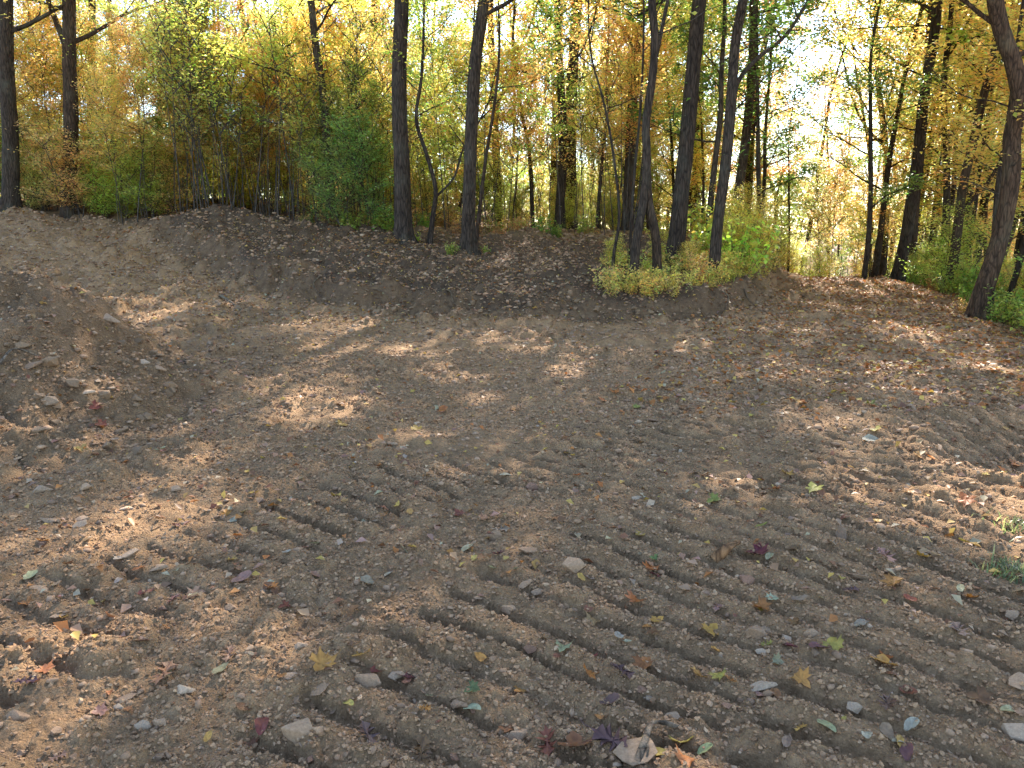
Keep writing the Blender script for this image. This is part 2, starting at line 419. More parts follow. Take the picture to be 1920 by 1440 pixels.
def rdir(az, el): return np.array([math.cos(az) * math.cos(el), math.sin(az) * math.cos(el), math.sin(el)])
def grow(p, d, length, segs, R, up=0.0, wob=0.15):
    pts = [np.array(p, float)]; d = np.array(d, float)
    for k in range(segs):
        d = d + R.normal(0, wob, 3) + np.array([0, 0, up]); d /= np.linalg.norm(d)
        pts.append(pts[-1] + d * length / segs)
    return np.array(pts)

# leaf palettes: multipliers, applied on top of the object's own colour
def leaf_cloud(acc, P, size, R, up=0.75, tints=None, wts=None, fold=.12, asp=.62):
    n = len(P)
    nrm = R.normal(0, 1, (n, 3)); nrm /= np.linalg.norm(nrm, axis=1)[:, None]
    nrm = nrm * (1 - up) + np.array([0, 0, 1.]) * up + R.normal(0, .18, (n, 3)); nrm /= np.linalg.norm(nrm, axis=1)[:, None]
    a = R.normal(0, 1, (n, 3)); a -= (a * nrm).sum(1)[:, None] * nrm; a /= np.linalg.norm(a, axis=1)[:, None]
    b = np.cross(nrm, a)
    L = size * (.45 + .95 * R.uniform(0, 1, n)**1.3)[:, None]; W = L * asp
    V = np.stack([P - a * L * .5, P + b * W * .5 + nrm * L * fold - a * L * .08, P + a * L * .5 - nrm * L * .1, P - b * W * .5 + nrm * L * fold - a * L * .08], 1).reshape(-1, 3)
    i = np.arange(n)[:, None] * 4
    F = np.concatenate([i + np.array([[0, 1, 2]]), i + np.array([[0, 2, 3]])])
    if tints is None: c = np.ones((n, 3))
    else:
        # colour keeps together in clumps
        key = np.clip((np.sin(P[:, 0] * 1.3 + P[:, 2] * .9 + 1.7) + np.sin(P[:, 1] * 1.1 - P[:, 2] * 1.4)) * .12 + R.uniform(0, 1, n), 0, .999)
        cw = np.cumsum(wts) / np.sum(wts); c = np.asarray(tints)[np.searchsorted(cw, key)]
    c = c * R.uniform(.75, 1.2, (n, 1)) * (1 + R.normal(0, .05, (n, 3)))
    acc.add(V, F, np.clip(np.repeat(c, 4, 0), 0, 3))

YEL = (.70, .57, .15); ORA = (.70, .47, .13); GRN = (.12, .20, .035); YGR = (.54, .54, .10); LIM = (.32, .40, .07); RED = (.42, .07, .03); BRO = (.30, .16, .06); DKG = (.05, .105, .028)

def crown_on(acc_b, acc_l, path, rad, h0, nlimb, Lmax, R, lsize, nleaf, tints, wts, limbs_out=None, flat=.75, topfrac=1.0):
    """limbs, twigs and leaves from height h0 (above the foot) to the top of a trunk path"""
    z0 = path[0, 2]; zt = path[-1, 2]; H = zt - z0
    for i in range(nlimb):
        f = (i + R.uniform(0, .8)) / nlimb
        h = h0 + (H - h0) * f * topfrac
        k = int(np.searchsorted(path[:, 2] - z0, h)); k = min(max(k, 1), len(path) - 1)
        p = path[k]; az = i * 2.4 + R.uniform(-.5, .5)
        el = math.radians(R.uniform(8, 35) + 35 * f)
        Ln = Lmax * (0.55 + .45 * math.sin(math.pi * min(1, .25 + f * .7))) * R.uniform(.7, 1.15)
        r0 = max(rad[k] * R.uniform(.28, .45), .012)
        bp = grow(p, rdir(az, el), Ln, 7, R, .05, .13)
        ab = acc_b if limbs_out is None else Acc()
        tube(ab, bp, np.linspace(r0, .006, 8), 5)
        nsec = 6
        for s in range(nsec):
            q = (s + 1.3) / (nsec + .6); kk = q * 7; i0 = min(int(kk), 6)
            sp = bp[i0] + (bp[i0 + 1] - bp[i0]) * (kk - i0)
            dirn = bp[min(i0 + 1, 7)] - bp[i0]; dirn /= np.linalg.norm(dirn)
            side = np.cross(dirn, [0, 0, 1]); side /= np.linalg.norm(side) + 1e-9
            sd_ = dirn * .7 + side * (1 if s % 2 else -1) * R.uniform(.6, 1.1) + np.array([0, 0, R.uniform(-.1, .4)])
            sd_ /= np.linalg.norm(sd_)
            sl = Ln * (.42 - .2 * q) * R.uniform(.8, 1.3)
            tp = grow(sp, sd_, sl, 4, R, .04, .16)
            tube(ab, tp, np.linspace(r0 * .4, .004, 5), 3)
            m = int(nleaf * R.uniform(.5, 1.3))
            if R.uniform() < .28: m = m // 8
            else: m = int(m * 1.35)
            t = R.uniform(.15, 1.1, m); ii = np.clip((t * 4).astype(int), 0, 3); fr = (t * 4 - ii)[:, None]
            C0 = tp[ii] + (tp[ii + 1] - tp[ii]) * fr
            off = R.normal(0, 1, (m, 3)) * np.array([.2, .2, .11]) * (0.6 + sl * .32)
            leaf_cloud(acc_l, C0 + off, lsize * (1.35 if f > .4 and lsize > .11 else 1), R, flat, tints, wts)
        if limbs_out is not None: limbs_out.append((ab, bp, i))

# ------------------------------------------------------------------ the trees whose trunks can be traced
# name, depth, trunk points in the photo (foot first), width in photo px at foot/top, height, crown options, label
def T(**k): return k
MAIN = [
 T(Y=23, p=[(22,420),(18,260),(14,120),(12,0)], w=32, H=19, c=YEL, lab='thick dark trunk at the far left edge rising behind the yellow brush'),
 T(Y=23.5, p=[(135,400),(133,250),(131,120),(130,0)], w=30, H=19, c=YGR, fork=[(122,95),(105,40),(90,0)], lab='thick grey forked trunk standing in the yellow brush on the left'),
 T(Y=18, p=[(757,457),(753,300),(748,150),(753,0)], w=35, H=20, c=YGR, flare=1, lab='straight dark trunk with a flared foot at the edge of the dark terrace'),
 T(Y=17, p=[(878,460),(880,380),(885,230),(892,110),(908,0)], w=28, H=19, c=YGR, flare=1, lab='dark trunk leaning right, second one on the dark terrace edge'),
 T(Y=17.6, p=[(893,462),(901,380),(913,280),(924,220),(935,120)], w=9, H=8, c=ORA, thin=1, lab='thin dark stem pressed close to the leaning terrace trunk'),
 T(Y=18.2, p=[(805,455),(812,400),(818,365),(800,290),(782,230),(790,150)], w=11, H=7, c=YGR, thin=1, fork=[(818,365),(850,335),(868,280),(905,215)], lab='crooked small forked tree between the two dark terrace trunks'),
 T(Y=27, p=[(1068,430),(1070,300),(1073,150),(1082,0)], w=27, H=20, c=LIM, lab='broad vine draped trunk in the middle of the woods'),
 T(Y=33, p=[(1038,420),(1042,200),(1050,0)], w=17, H=19, c=YGR, lab='slim far trunk just left of the broad vine draped one'),
 T(Y=30, p=[(938,450),(932,320),(925,160),(920,20)], w=17, H=19, c=YGR, fork=[(928,210),(965,120),(1000,30)], lab='far forked trunk seen behind the leaning terrace trunk'),
 T(Y=14.5, p=[(1187,530),(1194,450),(1207,380),(1213,300),(1211,240),(1222,150),(1227,90),(1222,0)], w=19, H=17, c=YGR, fork=[(1224,130),(1238,70),(1248,20),(1262,-40)], flare=.4, lab='twin stemmed tree with crossing stems, left stem, on the grassy bank'),
 T(Y=14.7, p=[(1233,516),(1228,440),(1216,380),(1212,310)], w=19, H=0, c=YGR, flare=.4, stub=1, lab='right stem of the crossing pair on the grassy bank'),
 T(Y=16.0, p=[(1262,520),(1270,430),(1280,330),(1292,220),(1302,100),(1310,0)], w=34, H=20, c=GRN, flare=.5, lab='thickest dark trunk right of the crossing pair, leaning right'),
 T(Y=14.9, p=[(1338,540),(1345,430),(1360,300),(1371,180),(1385,60),(1391,0)], w=23, H=18, c=GRN, fork=[(1366,230),(1385,150),(1420,110),(1470,70)], lab='slim straight trunk above the raw end of the cut bank'),
 T(Y=22, p=[(1374,470),(1388,340),(1400,250),(1411,100),(1413,0)], w=21, H=18, c=ORA, lab='grey trunk behind the slim one at the cut bank end'),
 T(Y=15.5, p=[(1150,480),(1160,420),(1153,310),(1132,190),(1110,110)], w=7, H=7.5, c=ORA, thin=1, lab='thin bowed sapling stem left of the crossing pair'),
 T(Y=16, p=[(1180,490),(1188,330),(1200,200),(1206,0),(1206,-80)], w=7, H=10, c=YEL, thin=1, lab='thin upright pole tree just behind the crossing pair'),
 T(Y=34, p=[(1450,450),(1455,370),(1440,330),(1425,290)], w=13, H=8, c=ORA, thin=1, bare=1, fork=[(1455,375),(1470,320),(1500,280)], lab='nearly bare forked tree against the bright sky gap'),
 T(Y=21.5, p=[(1680,525),(1700,430),(1720,300),(1736,180),(1751,60),(1758,0)], w=24, H=19, c=YEL, lab='tall trunk leaning right over the road crest'),
 T(Y=25, p=[(1708,520),(1716,420),(1724,330),(1733,200),(1740,60)], w=15, H=17, c=YEL, lab='dark trunk half hidden behind the leaning road trunk'),
 T(Y=18.5, p=[(1780,540),(1790,480),(1806,350),(1822,270),(1838,200),(1855,130)], w=19, H=14, c=YEL, fork=[(1800,410),(1822,375),(1850,345)], lab='curved dark trunk at the right verge with a side branch'),
 T(Y=14.4, p=[(1838,572),(1852,520),(1880,430),(1894,330),(1903,250),(1908,190),(1900,130),(1878,50),(1866,0)], w=36, H=17, c=YEL, flare=.4, warm=1, fork=[(1908,195),(1925,150),(1950,90)], lab='big bowed brown trunk at the right edge of the road'),
 T(Y=30, p=[(1655,515),(1660,400),(1656,270),(1648,150),(1640,60)], w=15, H=17, c=ORA, fork=[(1656,280),(1625,240),(1600,190),(1585,130)], lab='far forked trunk left of the leaning road trunk'),
 T(Y=34, p=[(1624,515),(1628,400),(1626,280)], w=9, H=13, c=ORA, lab='slim far trunk beyond the road crest'),
 T(Y=22, p=[(1762,530),(1768,430),(1771,260),(1765,180)], w=15, H=12, c=YEL, lab='straight dark trunk left of the curved one at the right verge'),
 T(Y=25, p=[(1812,520),(1818,400),(1824,310),(1830,200)], w=17, H=15, c=YEL, lab='grey trunk behind the curved one at the right verge'),
 T(Y=25, p=[(1845,520),(1848,440),(1852,360),(1856,280)], w=9, H=9, c=YGR, thin=1, lab='thin dark pole left of the big bowed trunk'),
 T(Y=20, p=[(1902,520),(1912,450),(1925,370)], w=9, H=8, c=YGR, thin=1, lab='thin leaning stem behind the big bowed trunk'),
 T(Y=32, p=[(300,420),(301,200),(303,130),(305,0)], w=12, H=18, c=YGR, fork=[(301,150),(316,60),(318,0)], lab='far forked trunk above the yellow brush, left of the dark spoil pile'),
 T(Y=33, p=[(375,420),(374,130),(378,60),(392,0)], w=12, H=18, c=YGR, fork=[(374,110),(350,60),(330,20)], lab='far slanting forked trunk above the orange brush'),
 T(Y=34, p=[(405,420),(404,180),(402,60),(400,0)], w=8, H=17, c=YGR, lab='slender straight trunk above the orange brush'),
 T(Y=34, p=[(465,420),(463,120),(455,30),(450,0)], w=14, H=18, c=YGR, fork=[(460,60),(475,20),(480,-30)], lab='far trunk with a high fork left of the green shrub'),
 T(Y=31, p=[(572,430),(570,160),(567,60),(564,0)], w=15, H=18, c=GRN, lab='far dark trunk above the orange saplings'),
 T(Y=31, p=[(614,430),(613,120),(615,50),(616,0)], w=16, H=19, c=LIM, lab='far dark trunk directly above the dark green shrub'),
 T(Y=34, p=[(698,440),(699,150),(703,80),(704,20)], w=11, H=17, c=YGR, fork=[(700,110),(680,40),(665,0)], lab='far many forked trunk left of the flared foot trunk'),
 T(Y=32, p=[(208,400),(208,130),(206,0)], w=12, H=18, c=YEL, lab='far straight trunk right of the grey forked one'),
 T(Y=28, p=[(170,400),(172,130),(174,0)], w=16, H=19, c=YGR, lab='dim trunk close behind the grey forked one on the left'),
 T(Y=30, p=[(1480,470),(1478,350),(1480,250)], w=6, H=10, c=ORA, thin=1, lab='slight pole tree right of the bare forked one'),
]
def main_tree(k, s):
    R = np.random.default_rng(500 + k)
    Y = s['Y']; pts = [at(px, py, Y) for px, py in s['p']]
    foot = pts[0]; gz = hz0(foot[0], foot[1])
    # follow the traced line down to the real ground
    d = pts[1] - pts[0]
    base = np.array([foot[0], foot[1], gz])
    if gz < foot[2] - .1: pts = [base] + pts
    else:
        pts = [base] + [p for p in pts[1:] if p[2] > gz + .4]
    pts[0] = pts[0] - np.array([0, 0, .15])
    # give depth wobble so the stem is not in one plane
    for i in range(1, len(pts)): pts[i] = pts[i] + np.array([0, R.normal(0, .06), 0])
    top = pts[-1]; H = s['H']; zt = gz + H
    rest = []
    if not s.get('stub') and zt > top[2] + .5:
        d = pts[-1] - pts[-2]; d = d / np.linalg.norm(d) * .4 + np.array([0, R.normal(0, .05), 1.0]); d /= np.linalg.norm(d)
        n = max(2, int((zt - top[2]) / 2)); rest = list(grow(top, d, (zt - top[2]), n, R, .12, .06)[1:])
    P = spline(np.array(pts + rest), 64 if not s.get('thin') else 40)
    w = s['w'] / FPX * Y / 2 * .88
    h = P[:, 2] - P[0, 2]; tot = h[-1]
    rad = w * (1.0 - .22 * np.clip(h / 6, 0, 1)) * np.clip(1.02 - (np.clip(h - 6, 0, 99) / max(tot - 6, .1))**1.2 * .85, .08, 1) if not s.get('stub') else w * (1 - .1 * h / tot)
    if s.get('thin'): rad = w * np.clip(1 - h / tot * .8, .1, 1)
    rad = rad * (1 + (0.3 + .6 * s.get('flare', .4)) * np.exp(-h / 0.3))
    root = bpy.data.objects.new('tree', None); C.objects.link(root); root.location = base.tolist()
    root.empty_display_size = .3
    tag(root, s['lab'], 'tree', 'trees at the edge of the clearing')
    ab = Acc(); loc = P - base
    tube(ab, loc, rad, 20 if s['w'] > 22 else 12 if s['w'] > 12 else 8, 1.0, k)
    bc = (1.5, 1.25, 1.05) if s.get('warm') else [(1, 1, 1), (1.15, 1.05, .95), (.9, .9, .92)][k % 3]
    link('trunk', ab.mesh('trunk', M_BARK), root, color=bc)
    al = Acc()
    if s.get('fork'):
        fp = [at(px, py, Y + .25 * i) - base for i, (px, py) in enumerate(s['fork'])]
        i0 = int(np.argmin(np.linalg.norm(loc - fp[0], axis=1))); fp[0] = loc[i0]
        r0 = rad[i0] * .55
        d = fp[-1] - fp[-2]; d /= np.linalg.norm(d)
        ext = list(grow(fp[-1], d + np.array([0, 0, .3]), 3.0 if not s.get('thin') else 1.2, 3, R, .2, .08)[1:])
        fpP = spline(np.array(fp + ext), 20); fb = Acc()
        tube(fb, fpP, np.linspace(r0, .015, 20), 8);         tints = [(1, 1, 1), (1.1, .8, 1), (.7, 1., 1)]; 
        for t in range(5):
            q = 8 + t * 2
            tp = grow(fpP[q], rdir(R.uniform(0, 6.3), R.uniform(.1, .9)), R.uniform(.8, 1.8), 4, R, .05, .15)
            tube(fb, tp, np.linspace(.02, .004, 5), 3)
            m = 60 if s.get('bare') else 160
            C0 = tp[R.integers(1, 5, m)] + R.normal(0, .28, (m, 3)); leaf_cloud(al, C0, .10, R, .7, tints, [3, 1, 1])
        link('bough', fb.mesh('bough', M_BARK), root, color=bc)
    if not s.get('stub'):
        c = s['c']
        tints = np.array([(1, 1, 1), (1.08, .84, 1.0), (.55, .95, .9), (1.1, 1.1, 1.2)]); wts = [5, 2, 2, 1.2]
        lim = []
        if s.get('thin'):
            crown_on(ab, al, loc, rad, H * .42, 9, 1.6, R, .085, (10 if s.get('bare') else 46), tints, wts, lim)
        else:
            h0 = 4.2 if Y < 20 else 4.5
            crown_on(ab, al, loc, rad, h0 + R.uniform(0, 1.5), 15, 4.8, R, .125 if Y < 27 else .14, 122 if Y < 27 else 40, tints, wts, lim)
            # dead lower twigs on the bare part of the trunk
            for q in range(7):
                kk = R.integers(8, 30); tb = Acc(); tp = grow(loc[kk], rdir(R.uniform(0, 6.3), R.uniform(-.1, .5)), R.uniform(.5, 1.8), 5, R, .0, .16)
                tube(tb, tp, np.linspace(.014, .003, 6), 4)
                tp2 = grow(tp[3], rdir(R.uniform(0, 6.3), R.uniform(0, .5)), .5, 3, R, 0, .15); tube(tb, tp2, np.linspace(.006, .003, 4), 3)
                link('dead_twig', tb.mesh('dead_twig', M_TWIG), root)
                if R.uniform() < .6:
                    m = 26; leaf_cloud(al, tp[R.integers(2, 6, m)] + R.normal(0, .16, (m, 3)), .085, R, .7, tints, wts)
        for (lb, bp, i) in lim: link('limb', lb.mesh('limb', M_BARK), root, color=bc)
        link('crown', al.mesh('crown', M_LEAF, False), root, color=c)
    return root
for k, s in enumerate(MAIN): main_tree(k, s)

# ------------------------------------------------------------------ tree kinds that are copied
def proto(kind, seed):
    """returns (wood mesh, leaf mesh) standing at the origin"""
    R = np.random.default_rng(seed); ab = Acc(); al = Acc()
    tints = np.array([(1, 1, 1), (1.08, .80, 1.0), (.5, .85, .8), (1.15, 1.2, 1.4), (.75, .95, .9), (.6, .5, .8)]); wts = [4.5, 2.2, .5, 2.2, 1.0, .4]
    if kind == 'tall':
        H = R.uniform(17, 21); P = grow((0, 0, -.2), (R.normal(0, .04), R.normal(0, .04), 1), H, 14, R, .06, .045)
        P = spline(P, 40); h = P[:, 2]; rad = R.uniform(.12, .2) * np.clip(1 - h / H * .85, .06, 1) * (1 + .5 * np.exp(-h / .3))
        tube(ab, P, rad, 10, 1, seed); crown_on(ab, al, P, rad, R.uniform(3.2, 5.5), 20, 4.2, R, .14, 70, tints, wts)
    elif kind == 'mid':
        H = R.uniform(8, 11); P = grow((0, 0, -.2), (R.normal(0, .08), R.normal(0, .08), 1), H, 10, R, .05, .07)
        P = spline(P, 30); h = P[:, 2]; rad = R.uniform(.05, .085) * np.clip(1 - h / H * .85, .06, 1)
        tube(ab, P, rad, 8, 1, seed); crown_on(ab, al, P, rad, R.uniform(1.8, 3), 16, 2.6, R, .105, 85, tints, wts, flat=.8)
    elif kind == 'pole':
        H = R.uniform(5.8, 8.0); P = grow((0, 0, -.1), (R.normal(0, .05), R.normal(0, .05), 1), H, 10, R, .05, .05)
        P = spline(P, 24); h = P[:, 2]; rad = R.uniform(.014, .028) * np.clip(1 - h / H * .8, .15, 1)
        tube(ab, P, rad, 5); crown_on(ab, al, P, rad, H * R.uniform(.30, .46), 16, 1.4, R, .085, 48, tints, wts, flat=.85)
    elif kind == 'bushy':
        H = R.uniform(2.6, 3.8)
        for q in range(3):
            P = grow((R.normal(0, .12), R.normal(0, .12), -.1), (R.normal(0, .2), R.normal(0, .2), 1), H * R.uniform(.7, 1), 8, R, .05, .08)
            P = spline(P, 16); rad = .018 * np.linspace(1, .25, 16)
            tube(ab, P, rad, 5); crown_on(ab, al, P, rad, .25, 11, 1.15, R, .08, 26, tints, wts, flat=.75)
    elif kind == 'weed':
        for q in range(16):
            b = R.normal(0, .16, 2); P = grow((b[0], b[1], -.03), (R.normal(0, .28), R.normal(0, .28), 1), R.uniform(.45, .95), 5, R, -.02, .1)
            tube(ab, P, np.linspace(.005, .002, 6), 3); m = 22
            t = R.uniform(.1, 1, m) * 5; ii = np.clip(t.astype(int), 0, 4)
            leaf_cloud(al, P[ii] + (P[ii + 1] - P[ii]) * (t - ii)[:, None] + R.normal(0, .05, (m, 3)), .1, R, .6, tints, wts, asp=.6)
    elif kind == 'bare':
        H = R.uniform(2.6, 4.8); P = grow((0, 0, -.1), (R.normal(0, .06), R.normal(0, .06), 1), H, 8, R, .05, .05)
        P = spline(P, 18); rad = R.uniform(.009, .017) * np.linspace(1, .25, 18)
        tube(ab, P, rad, 5); crown_on(ab, al, P, rad, H * .45, 8, .7, R, .07, 9, tints, wts)
    return ab.mesh(kind + '_wood', M_TWIG if kind in ('weed', 'bare', 'pole', 'bushy') else M_BARK), al.mesh(kind + '_leaves', M_LEAF, False)
NP = dict(tall=6, mid=6, pole=7, bushy=6, weed=5, bare=5)
PRO = {k: [proto(k, 900 + 31 * i + hash_) for i in range(n)] for hash_, (k, n) in enumerate(NP.items())}
PART = dict(tall=('trunk', 'crown'), mid=('trunk', 'crown'), pole=('stem', 'crown'), bushy=('stem', 'foliage'), weed=('stem', 'foliage'), bare=('stem', 'crown'))
NAME = dict(tall='background_tree', mid='young_tree', pole='sapling', bushy='shrub', weed='verge_plant', bare='thin_sapling')
CAT = dict(tall='tree', mid='tree', pole='sapling', bushy='shrub', weed='plant', bare='sapling')
GROUP = dict(tall='tall trees standing back in the woods', mid='young trees filling the woods', pole='leafy saplings crowding the wood edge',
             bushy='shrubs along the wood edge', weed='leafy plants on the banks and verges', bare='thin bare stemmed saplings in the undergrowth')
def cname(c):
    r, g, b = c
    if g > r * 1.25: return 'dark green' if g < .13 else 'green'
    if g > r * .92: return 'yellow green'
    if g > r * .58: return 'golden yellow'
    if g > r * .35: return 'orange'
    return 'red'
LAND = [(18, 'the far left trunk'), (133, 'the grey forked left trunk'), (208, 'the far straight left trunk'), (300, 'the far forked trunk'), (400, 'the dark spoil pile'),
        (470, 'the high forked far trunk'), (570, 'the far dark trunk'), (650, 'the dark green shrub'), (755, 'the flared foot trunk'), (812, 'the crooked forked tree'), (880, 'the leaning terrace trunk'),
        (985, 'the tan brush heap'), (1068, 'the vine draped trunk'), (1150, 'the bowed thin stem'), (1210, 'the crossing pair'), (1270, 'the thickest trunk'), (1345, 'the slim cut bank trunk'),
        (1455, 'the bare forked tree'), (1540, 'the road crest'), (1626, 'the far slim trunk'), (1690, 'the road leaning trunk'), (1765, 'the straight verge trunk'), (1800, 'the curved verge trunk'), (1870, 'the big bowed trunk')]
ORD = ['', 'next but one, ', 'third, ', 'fourth, ', 'fifth, ', 'sixth, ', 'seventh, ', 'eighth, ', 'ninth, ', 'tenth, ']
seen_labels = {}
def place_label(px, what, Y=20):
    k = min(range(len(LAND)), key=lambda i: abs(LAND[i][0] - px)); lx, nm = LAND[k]
    what = ('nearby ' if Y < 15.5 else '' if Y < 23 else 'set back ' if Y < 29 else 'far back ' if Y < 38 else 'distant ') + what
    rel = 'behind' if abs(px - lx) < 14 else ('left of' if px < lx else 'right of')
    base = f'{what} {rel} {nm}'
    seen_labels[base] = seen_labels.get(base, 0) + 1; n = seen_labels[base]
    if n == 1: return base
    return f"{['', 'second', 'third', 'fourth', 'fifth', 'sixth', 'seventh', 'eighth', 'ninth', 'tenth', 'eleventh', 'twelfth'][min(n - 1, 11)]} {base}"
WHAT = dict(tall='tall {c} tree', mid='young {c} leafed tree', pole='slender {c} sapling', bushy='bushy {c} shrub', weed='low {c} leafy plant', bare='thin bare {c} sapling')
count = {k: 0 for k in NP}
def put(kind, x, y, col, scale=1.0, R=rng, label=None):
    i = count[kind]; count[kind] += 1
    wm, lm = PRO[kind][i % len(PRO[kind])]
    z = hz0(x, y)
    root = bpy.data.objects.new(NAME[kind], None); C.objects.link(root); root.empty_display_size = .2
    root.location = (x, y, z); root.rotation_euler = (0, 0, R.uniform(0, 6.28)); root.scale = (scale,) * 3
    a, b = PART[kind]
    g = R.uniform(.8, 1.15)
    w = link(a, wm, root, color=(g, g, g)); f = link(b, lm, root, color=col)
    px, py = to_px(x, y, z + 1)
    tag(root, label or place_label(px, WHAT[kind].format(c=cname(col)), y), CAT[kind], GROUP[kind])
    return root
def jit(c, R=rng, a=.12): return tuple(float(np.clip(v * R.uniform(1 - a, 1 + a), 0, 1)) for v in c)
def pick(cs, w): return jit(cs[int(rng.choice(len(cs), p=np.array(w) / sum(w)))])
def xat(px, Y): return (px - 960) / FPX * (Y * math.cos(PITCH) - (0.3) * math.sin(PITCH))

# saplings: the golden wall from the left edge to the middle
for i in range(112):
    px = rng.uniform(-60, 745); Y = rng.uniform(21.5, 28) + max(0, (230 - px) / 60)
    cs, w = ((YEL, ORA, YGR, LIM), (6, 5, 2, .3)) if px > 330 else ((YEL, YGR, ORA, LIM), (5, 3, 4, .7))
    put('pole', xat(px, Y), Y, pick(cs, w), rng.uniform(.6, 1.0))
for i in range(40):      # centre
    px = rng.uniform(745, 1200); Y = rng.uniform(21, 33)
    put('pole', xat(px, Y), Y, pick((YEL, ORA, YGR, LIM), (3, 2, 4, 3)), rng.uniform(.7, 1.0))
for i in range(46):      # beyond the crest and on the right slope
    px = rng.uniform(1250, 2000); Y = rng.uniform(27, 42)
    put('pole', xat(px, Y), Y, pick((YEL, ORA, YGR, LIM), (4, 3, 3, 2)), rng.uniform(.7, 1.0))
for i in range(42):      # thin straight stems in front of the golden wall
    px = rng.uniform(330, 745); Y = rng.uniform(20.4, 22.2)
    put('bare', xat(px, Y), Y, pick((YEL, YGR, LIM), (3, 3, 2)), rng.uniform(1.0, 1.5))
for i in range(90):      # thin stems in the undergrowth
    px = rng.uniform(400, 1180) if i < 62 else rng.uniform(1480, 1900); Y = rng.uniform(20, 27) if i < 62 else rng.uniform(27, 38)
    put('bare', xat(px, Y), Y, pick((YEL, YGR, LIM), (2, 3, 2)), rng.uniform(.8, 1.15))
# shrubs: tangled brush left, dark green beech by the trunk, undergrowth
for i in range(52):
    px = rng.uniform(-80, 345); Y = 22.6 + rng.uniform(0, 4.5) + max(0, (150 - px) / 80)
    put('bushy', xat(px, Y), Y, pick((YGR, LIM, YEL, ORA), (4, 1.5, 4, 1.5)), rng.uniform(.6, 1.0))
for px, Y, s in ((640, 19.6, .95), (690, 20.0, .95), (600, 21.5, 1.0)):
    put('bushy', xat(px, Y), Y, jit((.24, .31, .07)), s)
for px, Y, c, s in ((660, 20.6, (.22, .30, .06), .62), (625, 20.9, (.24, .31, .06), .55), (700, 21.2, (.2, .32, .05), .66), (590, 21.3, (.3, .38, .05), .6), (725, 20.2, (.2, .3, .05), .5)):
    put('pole', xat(px, Y), Y, jit(c), s)
put('pole', xat(365, 22.6), 22.6, (.11, .22, .03), .95); put('pole', xat(345, 23.2), 23.2, (.13, .24, .03), .85); put('pole', xat(390, 23), 23, (.4, .42, .04), .9)
for i in range(36):
    px = rng.uniform(760, 1200); Y = rng.uniform(22.5, 36)
    put('bushy', xat(px, Y), Y, pick((YGR, LIM, GRN, YEL), (4, 4, 1, 2)), rng.uniform(.4, .8))
for i in range(48):
    px = rng.uniform(1260, 1960); Y = rng.uniform(28, 44)
    put('bushy', xat(px, Y), Y, pick((YGR, LIM, YEL, ORA), (4, 3, 3, 2)), rng.uniform(.5, .95))
for i in range(48):      # right slope close by
    Y = rng.uniform(12, 27); x = float(np.interp(Y, XRY, XRX)) + rng.uniform(.45, 5)
    put('bushy', x, Y, pick((YGR, LIM, YEL), (4, 1.5, 5)), rng.uniform(.3, .75))
for i in range(34):      # low growth closing the gaps under the golden wall
    px = rng.uniform(300, 745); Y = rng.uniform(25, 34)
    put('bushy', xat(px, Y), Y, pick((YGR, LIM, YEL), (4, 2, 4)), rng.uniform(.5, .9))
for i in range(52):      # deeper in the woods
    px = rng.uniform(-150, 1230); Y = rng.uniform(28, 42)
    put('bushy', xat(px, Y), Y, pick((YGR, LIM, GRN, YEL), (4, 4, 1, 2)), rng.uniform(.9, 1.4))
for px, Y, c, s in ((1290, 30, YGR, 1.1), (1360, 33, LIM, 1.2), (1250, 36, YEL, 1.2), (1420, 38, ORA, 1.0), (1660, 40, YGR, .9), (1220, 28, GRN, 1.1), (1420, 27, GRN, 1.25), (1500, 52, ORA, 1.1)):
    put('mid', xat(px, Y), Y, jit(c), s)
# weeds: bright bank wedge and verge
for px, Y, s_ in ((1370, 16.6, .42), (1400, 17.5, .5), (1430, 18, .5), (1455, 19, .5), (1385, 18.8, .55), (1240, 16.4, .3), (1300, 15.6, .26), (1150, 16, .25), (1425, 16.8, .36)):
    put('bushy', xat(px, Y), Y, jit((.60, .54, .10)), s_)
for i in range(66):
    px = rng.uniform(1130, 1470); b = hit(px, rng.uniform(490, 560)); 
    x, y = b[0], b[1]
    s = float(bank_s(np.array([x]), np.array([y]))[0])
    if s < .55: y += .9 - s; 
    put('weed', x, y, pick(((.66, .54, .12), (.72, .52, .14), (.50, .50, .10)), (3, 3, 2)), rng.uniform(.3, .7))
for i in range(34):
    px = rng.uniform(1320, 1475); Y = rng.uniform(15.5, 20.5); x = xat(px, Y)
    if float(bank_s(np.array([x]), np.array([Y]))[0]) < .6: continue
    put('weed', x, Y, pick(((.50, .52, .08), (.62, .52, .09), (.38, .46, .07)), (3, 2, 3)), rng.uniform(.8, 1.5))
for i in range(80):
    Y = rng.uniform(11, 26); x = float(np.interp(Y, XRY, XRX)) + rng.uniform(.0, 1.8)
    put('weed', x, Y, pick(((.36, .42, .07), (.24, .34, .05), (.5, .42, .08)), (3, 3, 1)), rng.uniform(.5, 1.0))
for i in range(30):
    px = rng.uniform(560, 1180); Y = rng.uniform(19.3, 21.5)
    put('weed', xat(px, Y), Y, pick(((.30, .36, .06), (.16, .26, .04), (.4, .25, .08)), (3, 2, 2)), rng.uniform(.4, .9))
for t in MAIN:          # leafy stems at the feet of the nearer trees
    if t['Y'] > 20 or t.get('thin'): continue
    for q in range(3):
        f_ = at(*t['p'][0], t['Y']); a_ = rng.uniform(0, 6.28)
        put('weed', f_[0] + .45 * math.cos(a_), f_[1] + .4 * math.sin(a_), pick(((.5, .48, .1), (.35, .4, .07), (.5, .3, .1)), (3, 3, 2)), rng.uniform(.25, .5))
